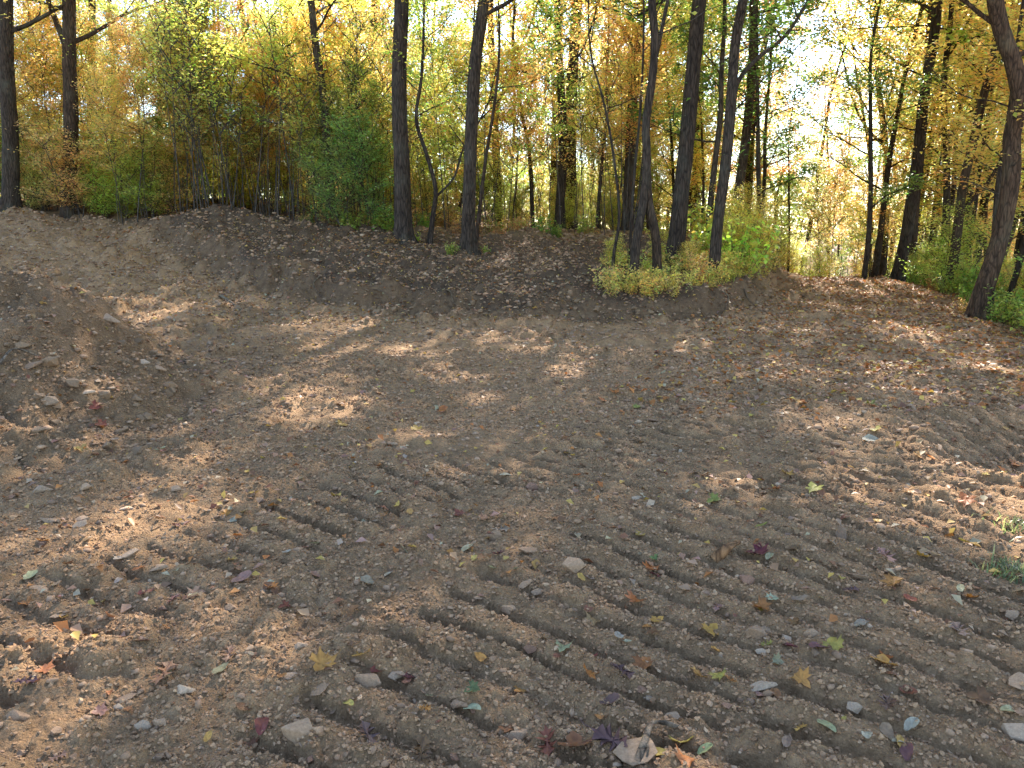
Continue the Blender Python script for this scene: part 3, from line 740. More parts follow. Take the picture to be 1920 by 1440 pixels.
# young trees: fill the middle heights
for i in range(22):
    px = rng.uniform(-150, 1190); Y = rng.uniform(27, 42) + (8 if px < 740 else 0)
    put('mid', xat(px, Y), Y, pick((YEL, YGR, LIM, ORA, GRN), (3, 4, 3, 2, 1.5)), rng.uniform(.8, 1.1))
for i in range(16):
    px = rng.choice([rng.uniform(1230, 1430), rng.uniform(1640, 2050)]); Y = rng.uniform(26, 45)
    put('mid', xat(px, Y), Y, pick((YEL, ORA, LIM, YGR), (4, 3, 2, 2)), rng.uniform(.8, 1.1))
for px, Y, c in ((1330, 19, GRN), (1440, 21, (.12, .2, .03)), (1120, 24, ORA), (1630, 20.5, (.16, .24, .05)), (1900, 17, YEL), (1830, 20.5, YEL), (1980, 15, YEL), (1860, 22, YEL), (1880, 15.5, YEL), (1960, 18, ORA), (1820, 26, YEL), (2010, 18.5, YEL), (1000, 25, ORA), (850, 26, ORA)):
    put('mid', xat(px, Y), Y, c, rng.uniform(.9, 1.1))
# tall background trees
for i in range(70):
    Y = rng.uniform(40, 78); px = rng.uniform(-250, 2150)
    if px < 740: Y += 8
    if px < 740 and rng.uniform() < .35: continue
    if 1420 < px < 1650 and (rng.uniform() < .85 or Y < 60): continue
    put('tall', xat(px, Y), Y, pick((YGR, LIM, YEL, GRN, ORA), (4, 3, 3, 2, 1.5)), rng.uniform(.85, 1.1))
for px, Y, c, s_ in ((1395, 30, (.20, .28, .06), 1.0), (1700, 29, (.30, .36, .07), .95), (1300, 33, GRN, 1.0), (1560, 50, ORA, .85)):
    put('tall', xat(px, Y), Y, jit(c), s_)
_e = np.random.default_rng(1234)
for px, Y in ((1648, 27), (1668, 36), (1742, 28), (1798, 33), (1836, 27), (1880, 31), (1722, 40), (1905, 25)):
    o = put('tall', xat(px, Y), Y, jit(YEL, _e), .78, _e); o.rotation_euler = (0, _e.uniform(.03, .10), 0)
for px, Y, c, s_ in ((1770, 25, YEL, 1.4), (1705, 31, YEL, 1.45), (1850, 29, YEL, 1.5), (1640, 33, (.5, .52, .1), 1.2), (1920, 20, YEL, 1.2), (1500, 36, (.24, .32, .07), 1.5), (1580, 46, ORA, 1.3),
                     (-20, 36, YEL, 1.5), (90, 38, YGR, 1.5), (240, 37, LIM, 1.5), (350, 39, YEL, 1.5), (470, 37, YGR, 1.5), (560, 40, LIM, 1.5), (690, 36, YEL, 1.5), (830, 34, YGR, 1.4), (960, 37, LIM, 1.5), (1110, 34, YEL, 1.4), (1190, 39, YGR, 1.5)):
    put('mid', xat(px, Y), Y, jit(c, _e), s_, _e)
# the trees to the sides, whose crowns shade the clearing
for x, Y in ((-20, 21), (-5, 21.5), (3.5, 23), (1.5, 24), (14, 12), (13.5, 19), (16, 16), (17, 24), (19, 10)):
    put('tall', x, Y, pick((YGR, YEL, LIM), (3, 3, 2)), rng.uniform(.9, 1.05))

# ------------------------------------------------------------------ far woods, one mass
def far_woods():
    al = Acc(); R = np.random.default_rng(77); n = 60000
    a = R.uniform(-1.0, 1.0, n); d = R.uniform(78, 125, n)
    top = 9 + 5 * vn(a * 9, a * 0, 5) + 3 * vn(a * 31, a * 0 + 4, 6)
    top = top * (1 - .25 * np.exp(-((a - .38) / .07)**2))
    x = d * np.sin(a); y = d * np.cos(a); z = height(x, y, False) + top * R.uniform(0, 1, n)**.8 * (d / 100)
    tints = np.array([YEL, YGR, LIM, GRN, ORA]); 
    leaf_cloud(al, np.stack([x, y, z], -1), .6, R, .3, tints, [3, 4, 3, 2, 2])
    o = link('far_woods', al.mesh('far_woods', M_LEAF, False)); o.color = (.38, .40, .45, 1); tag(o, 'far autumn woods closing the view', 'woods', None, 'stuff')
far_woods()

# ------------------------------------------------------------------ fallen leaves
def outline(kind):
    if kind == 'oval':
        t = np.linspace(0, 2 * np.pi, 14, endpoint=False); return np.stack([.5 * np.cos(t), .27 * np.sin(t) * (1 - .25 * np.cos(t))], -1)
    if kind == 'maple':
        pr = [(-.5, 0), (-.42, .03), (-.40, .22), (-.5, .36), (-.22, .30), (-.16, .52), (.02, .40), (.12, .46), (.08, .20), (.26, .22), (.5, 0)]
    else:
        pr = [(-.5, 0), (-.40, .04), (-.32, .20), (-.24, .08), (-.12, .27), (-.10, .07), (.04, .07), (.12, .30), (.16, .09), (.26, .10), (.36, .20), (.34, .06), (.5, 0)]
    pr = np.array(pr); lo = pr[1:-1][::-1] * np.array([1, -1])
    return np.concatenate([pr, lo])[::-1]
def leaf_mesh(kind, seed):
    R = np.random.default_rng(seed); O = outline(kind) * (1 + R.normal(0, .05, (len(outline(kind)), 1)))
    n = len(O); V = np.concatenate([O, O * .5 * [1, .8], [[0, 0]]]); curl = R.uniform(.3, 1.6); tw = R.uniform(-.7, .7)
    z = curl * (V[:, 1]**2) * 1.1 + R.uniform(-.4, .7) * V[:, 0]**2 + .05 * np.sin(V[:, 0] * 11 + R.uniform(0, 6)) * np.abs(V[:, 1]) * 2 + tw * V[:, 0] * V[:, 1] + R.normal(0, .02, len(V))
    V3 = np.column_stack([V, z - z.min() * .6])
    F = []
    for i in range(n):
        j = (i + 1) % n; F += [(i, j, n + j), (i, n + j, n + i), (n + i, n + j, 2 * n)]
    F = np.array(F)
    # stalk
    acc = Acc(); ct = np.ones((len(V3), 3)) * R.uniform(.8, 1.1, (len(V3), 1)); ed = np.where(R.uniform(0, 1, n) < .3, .55, 1.); ct[:n] *= ed[:, None]
    ct[n:] *= .9; acc.add(V3, F, ct)
    b = V3[0] if kind != 'oval' else V3[n // 2]; b = V3[np.argmin(V3[:n, 0])]
    S = np.array([b, b + [-.16, .0, .01], b + [-.3, .05, .03]]); w = np.array([0, .008, 0])
    SV = np.concatenate([S + w, S - w]); acc.add(SV, np.array([(0, 1, 4), (0, 4, 3), (1, 2, 5), (1, 5, 4)]), np.full((6, 3), .6))
    return acc.mesh('fallen_leaf_' + kind, M_FALLEN, True)
LM = {k: [leaf_mesh(k, 40 + 7 * i + j) for i in range(5)] for j, k in enumerate(('oval', 'maple', 'oak'))}
COL = dict(tan=(.40, .24, .13), pink=(.42, .24, .16), orange=(.50, .20, .055), yellow=(.60, .40, .10), red=(.28, .075, .045), purple=(.19, .10, .085), lavender=(.36, .26, .20),
           white=(.52, .44, .29), green=(.18, .22, .08), palegreen=(.38, .36, .19), brown=(.26, .12, .055), maroon=(.14, .03, .04), lime=(.36, .34, .08), amber=(.56, .30, .07))
CN = dict(palegreen='pale green', lime='yellow green', amber='amber', lavender='lavender backed', white='pale silvery')
LEAVES = """310,1275,oak,tan,.17;368,1118,maple,tan,.11;325,1128,oak,pink,.12;603,1252,maple,amber,.12;430,1235,oak,pink,.11;492,1368,oval,red,.10;50,1290,oak,purple,.10;84,1263,maple,orange,.08
265,1208,oval,brown,.08;48,1140,maple,orange,.08;83,1018,maple,amber,.08;45,998,maple,orange,.06;60,1087,oval,palegreen,.10;592,1086,oval,tan,.07;222,1092,oval,white,.06;262,1078,oval,orange,.07
453,1090,oval,lavender,.12;437,1055,maple,yellow,.07;590,1022,oval,palegreen,.07;537,1040,oval,white,.06;440,980,oval,white,.08;425,967,maple,amber,.08;513,953,maple,orange,.08;478,930,oval,yellow,.09
632,932,maple,yellow,.10;560,902,oval,white,.08;415,1260,oval,palegreen,.08;535,1143,maple,red,.07;508,1095,oval,white,.06;508,1106,maple,orange,.07;948,896,oval,white,.10;760,875,oval,brown,.11
745,955,oval,yellow,.09;768,963,oval,yellow,.08;908,976,maple,tan,.08;935,997,oak,lavender,.14;876,1032,oval,white,.10;845,1043,oval,orange,.06;888,1054,oval,yellow,.06;933,1045,oak,purple,.10
922,1077,oval,palegreen,.08;729,1079,oval,white,.07;690,1095,oval,lavender,.10;1226,1050,maple,green,.06;1218,1073,maple,orange,.11;1228,1083,oval,maroon,.08;1190,1133,maple,orange,.11;1113,1168,maple,tan,.09
1233,1166,maple,amber,.07;1225,1195,maple,brown,.08;1160,1198,oval,white,.07;1177,1209,oval,white,.04;899,1240,oval,amber,.08;1167,1265,oak,purple,.14;1207,1252,maple,orange,.10;1103,1280,maple,orange,.08
975,1300,maple,amber,.07;886,1298,maple,green,.07;1143,1320,oval,purple,.09;885,1340,oval,white,.08;678,1230,maple,amber,.09;760,1275,maple,maroon,.10;707,1263,oval,red,.06;690,1385,oak,purple,.13
790,1420,oak,brown,.16;1027,1400,oak,red,.15;1078,1410,maple,brown,.14;1148,1395,oak,purple,.17;1238,1422,oval,yellow,.08;1280,1397,maple,yellow,.10;1090,1088,oval,yellow,.06;1107,1092,oval,lavender,.07
1055,1225,maple,palegreen,.08;1475,895,maple,amber,.10;1525,922,maple,yellow,.13;1450,922,maple,orange,.10;1338,943,maple,lime,.11;1430,990,oval,lime,.09;1492,997,oval,tan,.09;1643,980,oval,yellow,.09
1807,1020,oval,yellow,.07;1418,1043,maple,maroon,.15;1442,1046,oval,white,.08;1487,1040,oval,brown,.11;1660,1052,oak,pink,.15;1727,1047,maple,amber,.09;1677,1098,maple,orange,.11;1595,1111,oak,purple,.10
1705,1127,oval,red,.08;1825,1127,maple,orange,.08;1800,1107,oval,white,.07;1347,1144,oak,pink,.11;1423,1143,maple,orange,.12;1500,1135,oval,pink,.10;1333,1185,maple,amber,.10;1563,1212,maple,yellow,.10
1485,1170,oval,brown,.09;1480,1222,oval,maroon,.08;1535,1223,oval,purple,.09;1615,1178,oval,lavender,.10;1797,1193,oak,pink,.13;1655,1248,maple,amber,.12;1503,1285,maple,amber,.09;1347,1273,maple,yellow,.08
1313,1280,maple,orange,.08;1663,1336,oak,purple,.14;1548,1377,oval,palegreen,.08;1708,1367,oval,white,.08;1890,1340,oval,palegreen,.08;1662,1382,oval,tan,.08;1835,1315,maple,brown,.10;1705,1303,oval,brown,.08
1700,1420,oval,purple,.09;1287,1430,maple,orange,.09;1625,1385,oval,white,.06;1322,1412,oval,palegreen,.07;830,772,oval,orange,.16;1195,768,maple,lime,.12;1150,740,maple,orange,.14;1130,752,maple,orange,.10;780,806,maple,amber,.12
860,965,maple,red,.08;640,762,oval,lavender,.13;215,828,oval,lavender,.12;188,800,maple,red,.12;180,775,maple,red,.12;300,845,oval,white,.1;150,848,maple,yellow,.12;1300,890,oval,purple,.09;1635,828,oval,white,.18;1500,760,maple,amber,.12
1700,925,maple,amber,.11;1640,810,maple,yellow,.12;1720,860,maple,yellow,.10;1630,760,maple,lime,.14;1900,875,maple,orange,.12;1810,940,maple,orange,.12;640,800,maple,amber,.12;525,795,maple,orange,.10""".replace('\n', ';').split(';')
MARKS = [(1575, 1000, 'the upright stone slab'), (1430, 1290, 'the long pale stone'), (690, 1285, 'the blocky brown stone'), (1075, 1070, 'the round topped soil clod'), (345, 1297, 'the angular stone at lower left'),
         (1905, 1390, 'the pale corner stone'), (240, 1045, 'the flat grey stone at left'), (1190, 1418, 'the large pale stone by the root'), (1230, 1400, 'the bare root'), (1890, 1080, 'the grass tuft at the right edge'),
         (1360, 1045, 'the broken wood'), (460, 1095, 'the end of the left cleat marks'), (880, 1030, 'the middle pair of pale leaves'), (1600, 900, 'the brightest sunlit patch'), (1080, 760, 'the middle sunlit patch'),
         (200, 750, 'the spoil heap'), (1400, 1090, 'the round brown stone'), (860, 1260, 'the deepest cleat marks'), (620, 930, 'the left upper cleat marks'), (1850, 600, 'the big bowed trunk'), (900, 600, 'the foot of the cut bank'), (1500, 560, 'the road crest'), (350, 560, 'the climbing track')]
def mark_label(px, py, what):
    m = min(MARKS, key=lambda m: (m[0] - px)**2 + (1.6 * (m[1] - py))**2)
    dx, dy = px - m[0], (py - m[1]) * 1.4
    if abs(dx) > abs(dy): rel = 'right of' if dx > 0 else 'left of'
    else: rel = 'in front of' if dy > 0 else 'behind'
    far = math.hypot(dx, dy); pre = 'close ' if far < 60 else '' if far < 160 else 'well '
    base = f'{what} {pre}{rel} {m[2]}'
    seen_labels[base] = seen_labels.get(base, 0) + 1; n = seen_labels[base]
    return base if n == 1 else f"{['', 'second', 'third', 'fourth', 'fifth', 'sixth', 'seventh', 'eighth', 'ninth', 'tenth', 'eleventh', 'twelfth'][min(n - 1, 11)]} {base}"
def slope_normal(x, y, e=.05):
    gx = (hz0(x + e, y) - hz0(x - e, y)) / (2 * e); gy = (hz0(x, y + e) - hz0(x, y - e)) / (2 * e)
    return Vector((-gx, -gy, 1)).normalized()
def set_leaf(x, y, z, kind, cn, size, px=None, py=None):
    size *= .86
    me = LM[kind][rng.integers(0, 5)]
    o = link('fallen_leaf', me, color=jit(COL[cn], a=.15))
    q = slope_normal(x, y).to_track_quat('Z', 'Y').to_matrix().to_4x4()
    tilt = Matrix.Rotation(rng.normal(0, .22), 4, 'X') @ Matrix.Rotation(rng.normal(0, .22), 4, 'Y')
    o.matrix_world = Matrix.Translation((x, y, z + size * .05 + .004)) @ q @ Matrix.Rotation(rng.uniform(0, 6.28), 4, 'Z') @ tilt @ Matrix.Diagonal((size, size, size, 1))
    if px is None: px, py = to_px(x, y, z)
    sz = 'large' if size > .125 else ''
    tag(o, ' '.join(mark_label(px, py, f"{sz} {CN.get(cn, cn)} {kind} leaf lying".strip()).split()), 'leaf', 'fallen leaves scattered over the bare soil')
nleaf = 0
for r in LEAVES:
    a = r.split(',')
    if len(a) != 5: continue
    px, py = float(a[0]), float(a[1]); p = hit(px, py); set_leaf(*p, a[2], a[3], float(a[4]), px, py); nleaf += 1
cks = list(COL); cw = np.array([6, 1, 3, 3, 1, .3, .2, .8, .0, .3, 5, .4, .4, 3.]); cw /= cw.sum()
while nleaf < 275:
    px = rng.uniform(0, 1920); py = 560 + 870 * rng.uniform(0, 1)**1.1
    p = hit(px, py)
    if np.hypot(p[0], p[1]) > 11: continue
    set_leaf(*p, rng.choice(['oval', 'maple', 'oak'], p=[.45, .42, .13]), cks[int(rng.choice(len(cks), p=cw))], rng.uniform(.03, .07), px, py); nleaf += 1

def litter():
    """thousands of small fallen leaves further off, uncountable"""
    R = np.random.default_rng(5); al = Acc(); xs = []; ys = []; cs = []; szs = []
    def take(n, x, y, pal, w, s):
        xs.append(x); ys.append(y); cs.append(np.asarray(pal)[R.choice(len(pal), n, p=np.array(w) / sum(w))]); szs.append(np.full(n, s))
    PT = [COL['tan'], COL['yellow'], COL['orange'], (.50, .40, .25), COL['brown'], COL['pink']]
    n = 9000; d = 3 + 17 * R.uniform(0, 1, n)**.8; a = R.uniform(-.75, .75, n); take(n, d * np.sin(a), d * np.cos(a), PT, [5, 2, 1.5, 2, 4, 2], .05)
    n = 5000; take(n, R.uniform(-14, 1, n), R.uniform(10, 22, n), PT, [6, 2, 1, 3, 3, 2], .05)
    n = 10000; d = R.uniform(12.5, 21, n); a = R.uniform(-.5, .3, n); take(n, d * np.sin(a), d * np.cos(a), PT, [5, 3, 1.5, 3, 2, 2], .058)       # terrace
    n = 17000; y = 6.5 + 17 * R.uniform(0, 1, n); xl = np.interp(y, [6, 14, 18, 25, 30], [.5, 3.5, 6, 9, 11]); x = xl + (np.interp(y, XRY, XRX) + 1 - xl) * R.uniform(0, 1, n)**.7
    take(n, x, y, PT, [3, 4, 8, 1, 2, 3], .075)
    n = 14000; y = R.uniform(19.5, 45, n); x = R.uniform(-.9, .9, n) * y; take(n, x, y, PT, [4, 4, 4, .5, 5, 2], .11)
    x = np.concatenate(xs); y = np.concatenate(ys); c = np.concatenate(cs); s = np.concatenate(szs); n = len(x)
    P = np.stack([x, y, height(x, y) + .02], -1)
    leaf_cloud(al, P, 1.0, R, .72, None, None, fold=.15, asp=.7)
    V = al.V[0].reshape(n, 4, 3); V[:] = P[:, None] + (V - P[:, None]) * s[:, None, None]; al.V[0] = V.reshape(-1, 3)
    al.C[0] = al.C[0] * np.repeat(c, 4, 0)
    o = link('leaf_litter', al.mesh('leaf_litter', M_FALLEN, False)); o.color = (1, 1, 1, 1)
    tag(o, 'fine scatter of small dry leaves over soil and forest floor', 'leaf litter', None, 'stuff')
litter()

# ------------------------------------------------------------------ stones
def hull(seed, sx, sy, sz, n=16):
    import bmesh
    R = np.random.default_rng(seed); bm = bmesh.new()
    p = R.normal(0, 1, (n, 3)); p /= np.linalg.norm(p, axis=1)[:, None]; p *= R.uniform(.8, 1.05, (n, 1))
    p = np.sign(p) * np.abs(p)**.75 * np.array([sx, sy, sz]) * .5
    for v in p: bm.verts.new(v)
    r = bmesh.ops.convex_hull(bm, input=bm.verts)
    bmesh.ops.delete(bm, geom=[g for g in r['geom_interior'] if isinstance(g, bmesh.types.BMVert)], context='VERTS')
    bmesh.ops.bevel(bm, geom=list(bm.edges), offset=min(sx, sy, sz) * .035, segments=1, affect='EDGES')
    bmesh.ops.triangulate(bm, faces=list(bm.faces))
    me = bpy.data.meshes.new('stone'); bm.to_mesh(me); bm.free()
    a = me.color_attributes.new('tint', 'FLOAT_COLOR', 'POINT'); a.data.foreach_set('color', np.ones(len(me.vertices) * 4, dtype=np.float32))
    me.materials.append(M_STONE); return me
SM = [hull(300 + i, 1, R_, h, 14) for i, (R_, h) in enumerate([(.7, .3), (.55, .22), (.8, .5), (.65, .4), (.9, .6), (.5, .18), (.75, .28), (.6, .45)])]
SC = [(.34, .21, .12), (.28, .165, .09), (.41, .285, .185), (.23, .135, .074), (.30, .20, .125), (.21, .105, .058)]
def set_stone(px, py, size, ci=None, mi=None, rz=None, tilt=.25, label=None, sink=.03, p=None, words='stone'):
    if p is None: p = hit(px, py)
    if label: size *= .8
    me = SM[mi if mi is not None else int(rng.integers(0, len(SM)))]
    col = SC[ci if ci is not None else int(rng.integers(0, len(SC)))]
    g_ = rng.uniform(.85, 1.15); o = link('stone', me, color=tuple(c_ * g_ for c_ in col))
    rot = Matrix.Rotation(rz if rz is not None else rng.uniform(0, 6.28), 4, 'Z') @ Matrix.Rotation(rng.normal(0, tilt), 4, 'X') @ Matrix.Rotation(rng.normal(0, tilt), 4, 'Y')
    o.matrix_world = Matrix.Translation((p[0], p[1], p[2] + size * sink)) @ rot @ Matrix.Diagonal((size, size, size, 1))
    w = ['pale brown', 'brown', 'pale', 'dark brown', 'grey brown', 'dark reddish'][SC.index(col)] + (' flat' if SM.index(me) in (0, 1, 5, 6) else ' blocky') + ' stone'
    if size < .05: w = 'small ' + w
    tag(o, label or mark_label(px, py, w), 'stone', 'stones lying in the graded soil')
    return o
STN = [(1575,1003,.17,3,1,1.2,'upright brown stone slab tilted out of the soil at right'),(1430,1290,.15,2,1,.2,'long pale flat stone on the soil ahead of the orange leaves'),(690,1285,.14,0,2,.3,'blocky brown stone beside the maroon leaf'),
 (745,1277,.11,4,3,.9,'grey brown stone under the maroon leaf'),(1075,1070,.16,0,4,.1,'rounded tan stone between two cleat marks'),(345,1297,.11,2,3,.5,'angular pale stone beside the large tan oak leaf'),(1905,1392,.15,2,4,.4,'pale rounded stone in the lower right corner'),
 (240,1045,.16,4,0,.8,'flat grey stone above the left cleat marks'),(1192,1418,.20,0,0,.2,'largest pale stone beside the bare root'),(1400,1092,.11,5,4,.6,'round dark brown stone behind the orange maple leaf'),(1610,1085,.12,0,0,-.7,'flat tan stone wedge in front of the upright slab'),
 (300,1068,.16,0,1,.1,'tan wedge shaped slab beside the flat grey stone'),(80,1108,.15,0,1,.5,'long tan slab near the left edge'),(228,1315,.14,1,5,.2,'thin brown sliver of shale at lower left'),(1420,1190,.14,1,2,.4,'brown block in a heap of rubble at right'),
 (1475,1200,.09,2,3,1,'pale olive chunk beside the maroon leaf'),(1438,1183,.09,0,0,.2,'flat tan chip on the rubble heap'),(1430,1228,.08,2,1,.1,'smooth pale pebble under the rubble heap'),(1520,1190,.09,0,2,.3,'tan block at the right end of the rubble heap'),
 (1910,1290,.13,0,0,.5,'tan flat stone near the right edge'),(1895,1165,.12,0,3,.7,'tan block below the grass tuft'),(985,1095,.11,1,1,.9,'brown shale piece left of the rounded tan stone'),(990,1035,.15,1,0,.3,'brown slab beside the purple leaf'),(925,1010,.14,1,2,.2,'brown lump behind the pair of pale leaves'),
 (955,1150,.10,0,2,.2,'square tan stone in a cleat mark'),(1010,1110,.10,0,1,.6,'tan shard lying across a cleat mark'),(1195,935,.10,2,6,.1,'pale stone left of the sunlit patch'),(998,917,.13,5,4,.1,'round dark lump behind the white oval leaf'),(160,917,.18,0,1,.1,'tan slab at left, behind the others'),
 (80,922,.20,4,3,.1,'grey brown stone cluster piece at left'),(330,918,.16,0,1,.0,'tan flat stone left of centre'),(240,955,.15,2,1,.0,'pale thin stone left of the cleat marks'),(155,975,.16,0,1,.2,'tan slab just above the orange leaf'),(150,985,.12,4,0,.4,'grey chip beside the tan slab'),
 (95,980,.16,0,5,.3,'thin tan shard at the left'),(205,602,.30,4,3,.2,'dark grey boulder on the back of the spoil heap'),(90,758,.22,4,2,.7,'pale square block on the face of the spoil heap'),(60,690,.24,3,1,.9,'dark slanting slab on the spoil heap'),(165,740,.20,2,1,.4,'long pale slab on the spoil heap foot'),
 (270,680,.18,2,1,.4,'pale stone halfway down the spoil heap'),(300,695,.20,0,1,.4,'tan slab at the toe of the spoil heap'),(225,1330,.07,2,3,.2,'small pale stone at lower left'),(270,1365,.08,2,4,.1,'pale rounded stone at the lower left'),(300,1363,.07,0,2,.1,'tan stone beside the rounded one at lower left'),
 (110,1160,.10,0,0,.7,'tan flake at the left edge of the cleat marks'),(565,1215,.09,4,3,.2,'grey stone right of the pink oak leaf'),(545,1270,.11,4,0,.5,'grey flake below the amber leaf'),(600,1310,.10,1,0,.7,'brown flake left of the blocky brown stone'),(35,1350,.12,1,3,.3,'brown lump in the lower left corner'),
 (560,1380,.17,0,2,.1,'rough tan clod stone right of the red oval leaf'),(860,1335,.09,1,3,.2,'brown stone at the deep cleat mark'),(970,1385,.12,0,3,.8,'tan lump left of the red oak leaf'),(1260,1345,.08,4,0,.2,'grey flake above the bare root'),(1600,1330,.08,2,4,.1,'pale pebble left of the purple oak leaf')]
for a in STN: set_stone(a[0], a[1], a[2], a[3], a[4], a[5], label=a[6], tilt=.75 if 'upright' in a[6] else .2)
for i in range(130):
    px = rng.uniform(-20, 1940); py = 620 + 810 * rng.uniform(0, 1)**.8; p = hit(px, py); d = np.hypot(p[0], p[1])
    set_stone(px, py, (.018 + .034 * rng.uniform(0, 1)**2) * (1 + .14 * d), p=p, tilt=.3, ci=int(rng.choice([0, 1, 3, 4, 5])), sink=-.04)
for i in range(90):      # lumps broken off the cut and rolled down the heap
    if i < 58: px = rng.uniform(420, 1240); py = 596 - 6 * rng.uniform(0, 1) - rng.uniform(0, 55) * rng.uniform(0, 1); sz = rng.uniform(.07, .2)
    else: px = rng.uniform(0, 330); py = rng.uniform(620, 850); sz = rng.uniform(.06, .17)
    p = hit(px, py); g_ = rng.uniform(.8, 1.2)
    o = link('soil_clod', SM[[2, 3, 4, 7][i % 4]], color=(.19 * g_, .115 * g_, .06 * g_))
    o.matrix_world = Matrix.Translation((p[0], p[1], p[2])) @ Matrix.Rotation(rng.uniform(0, 6.28), 4, 'Z') @ Matrix.Rotation(rng.normal(0, .5), 4, 'X') @ Matrix.Diagonal((sz, sz, sz * 1.1, 1))
    tag(o, mark_label(px, py, 'crumbling brown soil clod'), 'soil clod', 'soil clods along the cut bank and on the spoil heap')
def gravel():
    R = np.random.default_rng(3); t = (1 + 5**.5) / 2
    V0 = np.array([(-1, t, 0), (1, t, 0), (-1, -t, 0), (1, -t, 0), (0, -1, t), (0, 1, t), (0, -1, -t), (0, 1, -t), (t, 0, -1), (t, 0, 1), (-t, 0, -1), (-t, 0, 1)]) / 1.9
    F0 = np.array([(0, 11, 5), (0, 5, 1), (0, 1, 7), (0, 7, 10), (0, 10, 11), (1, 5, 9), (5, 11, 4), (11, 10, 2), (10, 7, 6), (7, 1, 8), (3, 9, 4), (3, 4, 2), (3, 2, 6), (3, 6, 8), (3, 8, 9), (4, 9, 5), (2, 4, 11), (6, 2, 10), (8, 6, 7), (9, 8, 1)])
    n = 8000
    d = 1.7 + 9.5 * R.uniform(0, 1, n)**1.7; a = R.uniform(-.78, .78, n); x = d * np.sin(a); y = d * np.cos(a)
    keep = (fbm(x * .9, y * .9, 3, 33) + .25 * R.normal(0, 1, n)) > -.35; x = x[keep]; y = y[keep]; d = d[keep]; n = len(x)
    s = (.0035 + .013 * R.uniform(0, 1, n)**5) * (.8 + .17 * d)
    z = height(x, y) + s * .15
    n2 = 18000; d2 = 6 + 20 * R.uniform(0, 1, n2)**.9; a2 = R.uniform(-.75, .55, n2); x2 = d2 * np.sin(a2); y2 = d2 * np.cos(a2)
    k2 = (fbm(x2 * .7, y2 * .7, 3, 63) + .3 * R.normal(0, 1, n2)) > -.2; x2 = x2[k2]; y2 = y2[k2]
    s2 = (.010 + .028 * R.uniform(0, 1, len(x2))**3) * (.8 + .045 * y2); z2 = height(x2, y2) + s2 * .1
    n3 = 13000; x3 = R.uniform(-15, 6, n3); y3 = R.uniform(10.5, 23.5, n3); s3 = (.012 + .035 * R.uniform(0, 1, n3)**3) * (.7 + .04 * y3)
    x2 = np.concatenate([x2, x3]); y2 = np.concatenate([y2, y3]); z2 = np.concatenate([z2, height(x3, y3) + s3 * .1]); s2 = np.concatenate([s2, s3])
    x = np.concatenate([x, x2]); y = np.concatenate([y, y2]); z = np.concatenate([z, z2]); s = np.concatenate([s, s2]); n = len(x)
    V = V0[None] * R.uniform(.55, 1.25, (n, 12, 1)); V = V * (np.stack([R.uniform(.8, 1.5, n), R.uniform(.6, 1.1, n), R.uniform(.35, .8, n)], -1) * s[:, None])[:, None, :]
    r = R.uniform(0, 6.28, n); c, q = np.cos(r)[:, None], np.sin(r)[:, None]
    X = V[..., 0] * c - V[..., 1] * q; Y = V[..., 0] * q + V[..., 1] * c
    V = np.stack([X + x[:, None], Y + y[:, None], V[..., 2] + z[:, None]], -1).reshape(-1, 3)
    F = (F0[None] + 12 * np.arange(n)[:, None, None]).reshape(-1, 3)
    pal = np.array([(.265, .152, .082), (.325, .195, .11), (.21, .12, .065), (.41, .275, .17), (.31, .20, .12)]); col = pal[R.choice(5, n, p=[.36, .33, .22, .03, .06])]
    o = link('gravel', mesh_np('gravel', V, F, False, np.repeat(col, 12, 0), M_STONE)); o.color = (1, 1, 1, 1)
    tag(o, 'loose crumbs of soil and pebbles over the near ground', 'gravel', None, 'stuff')
gravel()
